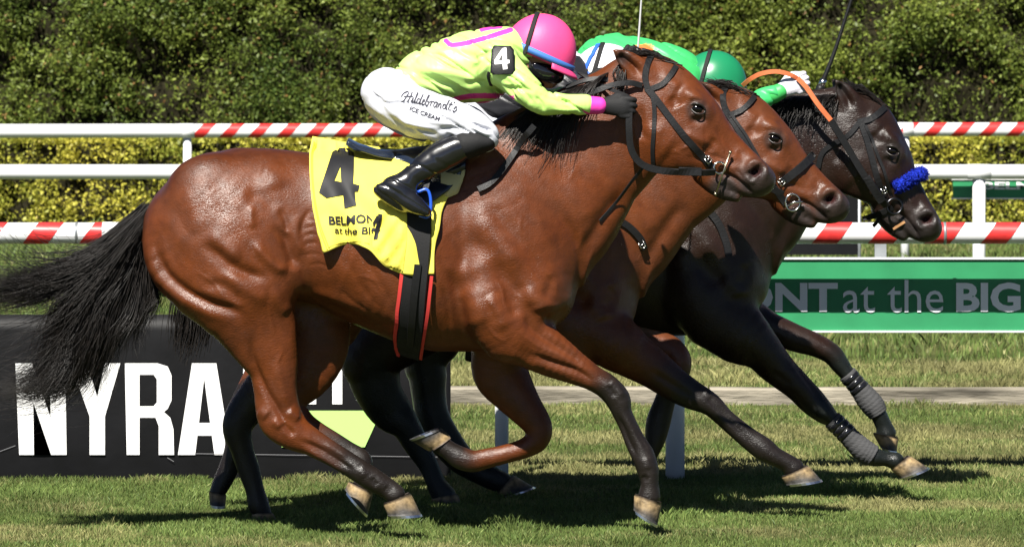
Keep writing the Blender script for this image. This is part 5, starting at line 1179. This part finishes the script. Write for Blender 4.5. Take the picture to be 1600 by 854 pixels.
    V, F = [], []                                                # peak
    for i in range(5):
        for k in range(21):
            q = -1.15+2.3*k/20; ex = 1+.22*i/4*math.cos(q*.9); p = ctr+e1*(a_*ex*math.cos(q))+e2*(-.012-.02*(i/4)**1.5); V.append((p[0], y0+b_*(1+.05*i/4)*math.sin(q), p[1]))
    F = [(i*21+k, i*21+k+1, (i+1)*21+k+1, (i+1)*21+k) for i in range(4) for k in range(20)]
    pk = mesh_obj('peak', V, F, helmet_c, hm); md = pk.modifiers.new('thick', 'SOLIDIFY'); md.thickness = .005
    if band_c:
        V, F = [], []
        for i in range(2):
            for k in range(n):
                q = 2*math.pi*k/n; f_ = 1.012; p = ctr+e1*(a_*f_*math.cos(q))+e2*(-.012+.024*i); V.append((p[0], y0+b_*f_*math.sin(q), p[1]))
        F = [(k, (k+1) % n, n+(k+1) % n, n+k) for k in range(n)]
        bo = mesh_obj('headband', V, F, band_c, hm); md = bo.modifiers.new('thick', 'SOLIDIFY'); md.thickness = .004; md.offset = 1
    V = []; P = []                                               # goggle strap round the shell
    for k in range(33):
        q = math.pi*(-.62+1.24*k/32); t = q
        xx = -.052-.02*math.cos(q); zz = h_*.93*math.cos(q); yy = 1.02*b_*math.sin(q)*math.sqrt(max(0, 1-(xx/a_)**2)); p = ctr+e1*xx+e2*(zz if abs(q) < 1.6 else zz); P.append((p[0], y0+yy, p[1]))
    P = np.array(P); Nn = P-np.array([ctr[0], y0, ctr[1]]); Nn /= np.linalg.norm(Nn, axis=1)[:, None]; pr_ = np.array([np.array(hb.find_nearest(Vector(p))[0]) for p in P])
    Vr, Fr = ribbon(pr_+Nn*.003, Nn, .018, .004); mesh_obj('goggle_strap', Vr, Fr, M_elastic, hm, False)
    if band_c is not None and not detail:
        for off_ in (.045, -.105):
            Q_ = []
            for k in range(25):
                q = math.pi*(-.5+k/24); p = ctr+e1*off_+e2*(h_*math.cos(q)); Q_.append(np.array(hb.find_nearest(Vector((p[0], y0+b_*math.sin(q), p[1])))[0]))
            Q_ = np.array(Q_); Nq = Q_-np.array([ctr[0], y0, ctr[1]]); Nq /= np.linalg.norm(Nq, axis=1)[:, None]; Vr, Fr = ribbon(Q_+Nq*.002, Nq, .018, .003); mesh_obj('stripe', Vr, Fr, band_c, hm, False)
    gl = [[c(838, 108, 11, -.080, 4), c(852, 114, 14, -.066, 7), c(866, 118, 13, -.035, 9), c(870, 119, 12, 0, 10), c(866, 118, 13, .035, 9), c(852, 114, 14, .066, 7), c(838, 108, 11, .080, 4)]]
    garment('goggles', gl, M_goggle, root, h=.005, k=.01)
    st = [W(*p, 0) for p in ((822, 92), (830, 112), (842, 130), (852, 138))]
    for s in (-1, 1):
        P = np.array([(*sh(p[0], p[1], 0)[:1], y0+s*yy, sh(p[0], p[1], 0)[1]) for p, yy in zip(((824, 92), (831, 108), (842, 126), (853, 138)), (.082, .078, .06, .0))])
        Vr, Fr = ribbon(catmull(P, 12), np.tile([0, s, 0.], (12, 1)), .014, .003); mesh_obj('chin_strap', Vr, Fr, M_elastic, hm, False)
    return J
LIME = (.53, .83, .21); PINK = (.80, .06, .38)
M_pinkh = mat('pink satin helmet cover', (.80, .07, .24), .5, .4, bump=.15, bscale=30, bdist=.005)
M_pink = mat('pink cuff', (.82, .05, .42), .5)
M_sky = mat('blue headband', (.05, .17, .52), .6)
M_gblk = mat('black glove', (.012, .012, .013), .7, .3, bump=.3, bscale=300)
pat1 = [(catmull([(697, 64), (706, 70), (722, 69), (756, 60), (798, 47)], 24), 4.0, PINK, 1), (catmull([(752, 47), (765, 44), (782, 42)], 8), 3.2, PINK, 1), (catmull([(705, 158), (722, 152), (748, 149), (776, 150), (800, 152)], 20), 4.2, PINK, 1), (catmull([(735, 165), (760, 160), (790, 160)], 8), 2.5, PINK, 1)]
j1 = make_jockey(0, 0, 0, 'crouching jockey in lime silks and pink helmet riding the nearest horse', LIME, M_pink, M_pinkh, M_sky, ((953, 166, -.17, -4), (925, 130, .02, 8)), M_gblk, pattern=pat1)
# number patch on the upper arm
ab = empty('armband', (B(784, 0)[0], -.26, Z(93, 0))); props(ab, 'black armband with a white number four on the lime sleeve', 'armband')
ap = np.array([(768, 76), (772, 71), (798, 72), (803, 78), (805, 112), (802, 116), (770, 117), (766, 113)], float)
V2, F2 = refine(ap, [list(range(8))], 6); P = np.array([cast(j1.jb, p[0], p[1], -.25)[0] for p in V2])
for _ in range(3): P[:, 1] = np.minimum(P[:, 1], np.median(P[:, 1])+.03)
cx = np.array([785., 94.]); A_ = np.c_[np.ones(len(V2)), V2-cx, ((V2-cx)**2)]; co = np.linalg.lstsq(A_, P[:, 1], rcond=None)[0]; ys = A_@co-.012
P = np.array([W(p[0], p[1], yv) for p, yv in zip(V2, ys)])
F2 = [q if (V2[q[1]][0]-V2[q[0]][0])*(V2[q[2]][1]-V2[q[0]][1])-(V2[q[1]][1]-V2[q[0]][1])*(V2[q[2]][0]-V2[q[0]][0]) < 0 else q[::-1] for q in F2]
po = mesh_obj('patch', P, F2, M_leather, ab); md = po.modifiers.new('thick', 'SOLIDIFY'); md.thickness = .006; md.offset = -1; pb = BVHTree.FromPolygons([tuple(p) for p in P], F2)
v, f = rects([[(785, 76), (791, 75), (792, 94), (796, 94), (796, 99), (792, 100), (785, 100), (785, 95)], [(785, 76), (785, 84), (779, 95), (773, 96), (773, 94)], [(773, 96), (779, 95), (785, 95), (785, 100), (773, 101)], [(785, 100), (792, 100), (793, 108), (786, 109)]]); decal('number', v, f, M_letter, ab, pb, -.25, .002, 5)
strap('elastic_strap', [(765, 112), (764, 120), (768, 132)], 5, M_elastic, ab, j1.jb, -.2, off=.003, mirror=False)
# lettering down the thigh
def on_path(lines, x0, y0, x1, y1, hgt):                       # letters drawn in a unit box, laid along a slanting line
    ax = np.array([x1-x0, y1-y0], float); L = np.linalg.norm(ax); ax /= L; up = np.array([ax[1], -ax[0]])
    return [[(np.array([x0, y0])+ax*p[0]*L+up*p[1]*hgt) for p in ln] for ln in lines]
script = [[(.00, .35), (.03, .75), (.10, 1.0), (.09, .5), (.05, 0), (.02, -.1)], [(.17, 1.05), (.15, .5), (.12, .0)], [(.04, .45), (.10, .5), (.19, .6)],
 [(.18, .1), (.205, .5), (.20, .1), (.225, .05)], [(.215, .7), (.22, .74)], [(.225, .1), (.265, .95), (.255, 1.05), (.245, .6), (.245, .05), (.27, .1)], [(.33, .45), (.29, .5), (.275, .2), (.30, .02), (.325, .3), (.355, 1.05), (.335, .4), (.335, .03), (.36, .15)],
 [(.36, .2), (.40, .4), (.39, .55), (.37, .35), (.38, .03), (.42, .15)], [(.42, .2), (.46, .95), (.45, 1.05), (.43, .5), (.44, .05), (.47, .1), (.475, .4), (.455, .42), (.50, .4)], [(.50, .45), (.515, .55), (.52, .4), (.51, .05)], [(.515, .4), (.55, .55), (.565, .45)],
 [(.62, .5), (.58, .5), (.57, .15), (.595, .03), (.625, .5), (.615, .1), (.635, .05)], [(.65, .5), (.645, .05), (.66, .4), (.685, .52), (.69, .3), (.69, .05), (.71, .1)], [(.775, .45), (.74, .5), (.725, .2), (.75, .02), (.775, .3), (.81, 1.05), (.785, .4), (.785, .03), (.81, .15)],
 [(.85, .85), (.83, .3), (.84, .03), (.87, .12)], [(.815, .6), (.88, .62)], [(.905, .95), (.895, .8)], [(.91, .2), (.945, .55), (.96, .2), (.93, .02), (.90, .08)]]
pb1 = BVHTree.FromObject([o for o in j1.root.children if o.name.startswith('breeches')][0], bpy.context.evaluated_depsgraph_get())
br = [o for o in j1.root.children if o.name.startswith('breeches')][0]
me = br.data; vv = np.zeros(len(me.vertices)*3, np.float32); me.vertices.foreach_get('co', vv); vv = vv.reshape(-1, 3)
pb1 = BVHTree.FromPolygons([tuple(p) for p in vv], [tuple(p.vertices) for p in me.polygons])
M_script = mat('dark trouser print', (.03, .03, .045), .7)
v, f = stroke_polys(on_path(script, 626, 157, 716, 176, 15.5), 1.7); decal('lettering', v, f, M_script, br, pb1, -.2, .0025, 4)
v, f = text_polys('ICE CREAM', .02); a, b = v.min(0), v.max(0); v = (v-a)/(b-a); ax = np.array([46., 17.5]); upv = np.array([2.3, -6.5]); v = np.array([640, 172.5])+v[:, :1]*ax+v[:, 1:]*upv; decal('lettering', v, f, M_script, br, pb1, -.2, .0025, 4)
# rein bridge in the hands of the near jockey
for nm, pts, w in (('rein', [(1004, 134, -.10), (985, 130, -.11), (958, 133, -.12), (936, 141, -.12), (915, 150, -.10)], 9), ('rein', [(960, 127, -.05), (938, 124, -.06), (915, 127, -.06), (885, 138, -.04)], 8), ('rein', [(980, 150, -.13), (955, 140, -.12), (930, 130, -.05), (905, 115, 0)], 6)):
    strap(nm, pts, w, M_leather, b1, h1.bvh, 0, mirror=False, th=.006)

M_whh = mat('white satin helmet cover', (.78, .79, .84), .45); M_royal = mat('royal blue stripe', (.03, .12, .55), .5)
sx, sz = .262, -.118
na2 = [(776, 97, 31, -.17), (798, 110, 26, -.20), (822, 112, 22, -.24), (846, 108, 19, -.24), (862, 96, 17, -.20), (872, 84, 15.5, -.16)]
j2 = make_jockey(h2.y0, sx, sz, 'jockey with white helmet mostly hidden behind the nearest horse', (.014, .014, .017), M_whh, M_whh, M_royal, ((878, 66, -.14, 70), (930, 140, .05, 8)), M_gblk, detail=False, near_arm=na2)
M_ghelm = mat('green satin helmet cover', (.012, .20, .085), .3, .5, bump=.05, bscale=30)
M_gcuff = mat('green cuff', (.05, .45, .10), .5); M_wgl = mat('white glove', (.74, .72, .80), .6, .3, bump=.25, bscale=200)
GRN, ORG = (.05, .46, .13), (.70, .17, .04)
sx3, sz3 = .715, -.150
T3 = lambda px, py: ((XZ(px, py, h3.y0)[0]-sx3)*S0+800, PY0+(CAMH-(XZ(px, py, h3.y0)[1]-sz3))*S0)
hx = T3(1226, 138); wx = T3(1206, 148); ex = T3(1160, 168)
na3 = [(776, 97, 31, -.17), (800, 112, 26, -.19), (826, 122, 22, -.21), (ex[0], ex[1], 20, -.20), ((ex[0]+wx[0])/2, (ex[1]+wx[1])/2-2, 19, -.19), (wx[0], wx[1], 17.5, -.18)]
pat3 = [(catmull([(700, 24), (718, 20), (736, 18)], 10), 8, ORG, 0), (catmull([(840, 140), (880, 152), (905, 158)], 8), 7, ORG, 0)]
j3 = make_jockey(h3.y0, sx3, sz3, 'crouching jockey in green silks and green helmet riding the far dark horse', GRN, M_gcuff, M_ghelm, None, ((hx[0], hx[1], -.18, 22), (930, 120, .06, 8)), M_wgl, detail=False, near_arm=na3, pattern=pat3, tl=(84, 84, 76, 58, 38, 18, 4))
# whips
def whip(label, pts, r, m1, m2, y):
    r0 = empty('whip', tuple(W(*pts[0], y))); props(r0, label, 'whip')
    P = catmull([W(*p, y) for p in pts], 20)
    MB().tube(P[:5], r*1.7, 8).build('handle', m2, r0, True); MB().tube(P[4:], np.linspace(r, r*.55, 16), 8).build('shaft', m1, r0, True); MB().tube(P[4:7], r*1.35, 8).build('ferrule', M_steel, r0, True)
whip('pale thin riding whip held upright above the ears of the nearest horse', [(992, 104), (996, 82), (999, 45), (1004, -30)], .0055, mat('pale whip shaft', (.5, .5, .5), .3), M_leather, h2.y0-.14)
whip('black riding whip slanting up behind the head of the far dark horse', [(1276, 152), (1288, 122), (1306, 75), (1334, -12)], .0105, M_leather, M_leather, h3.y0+.02)
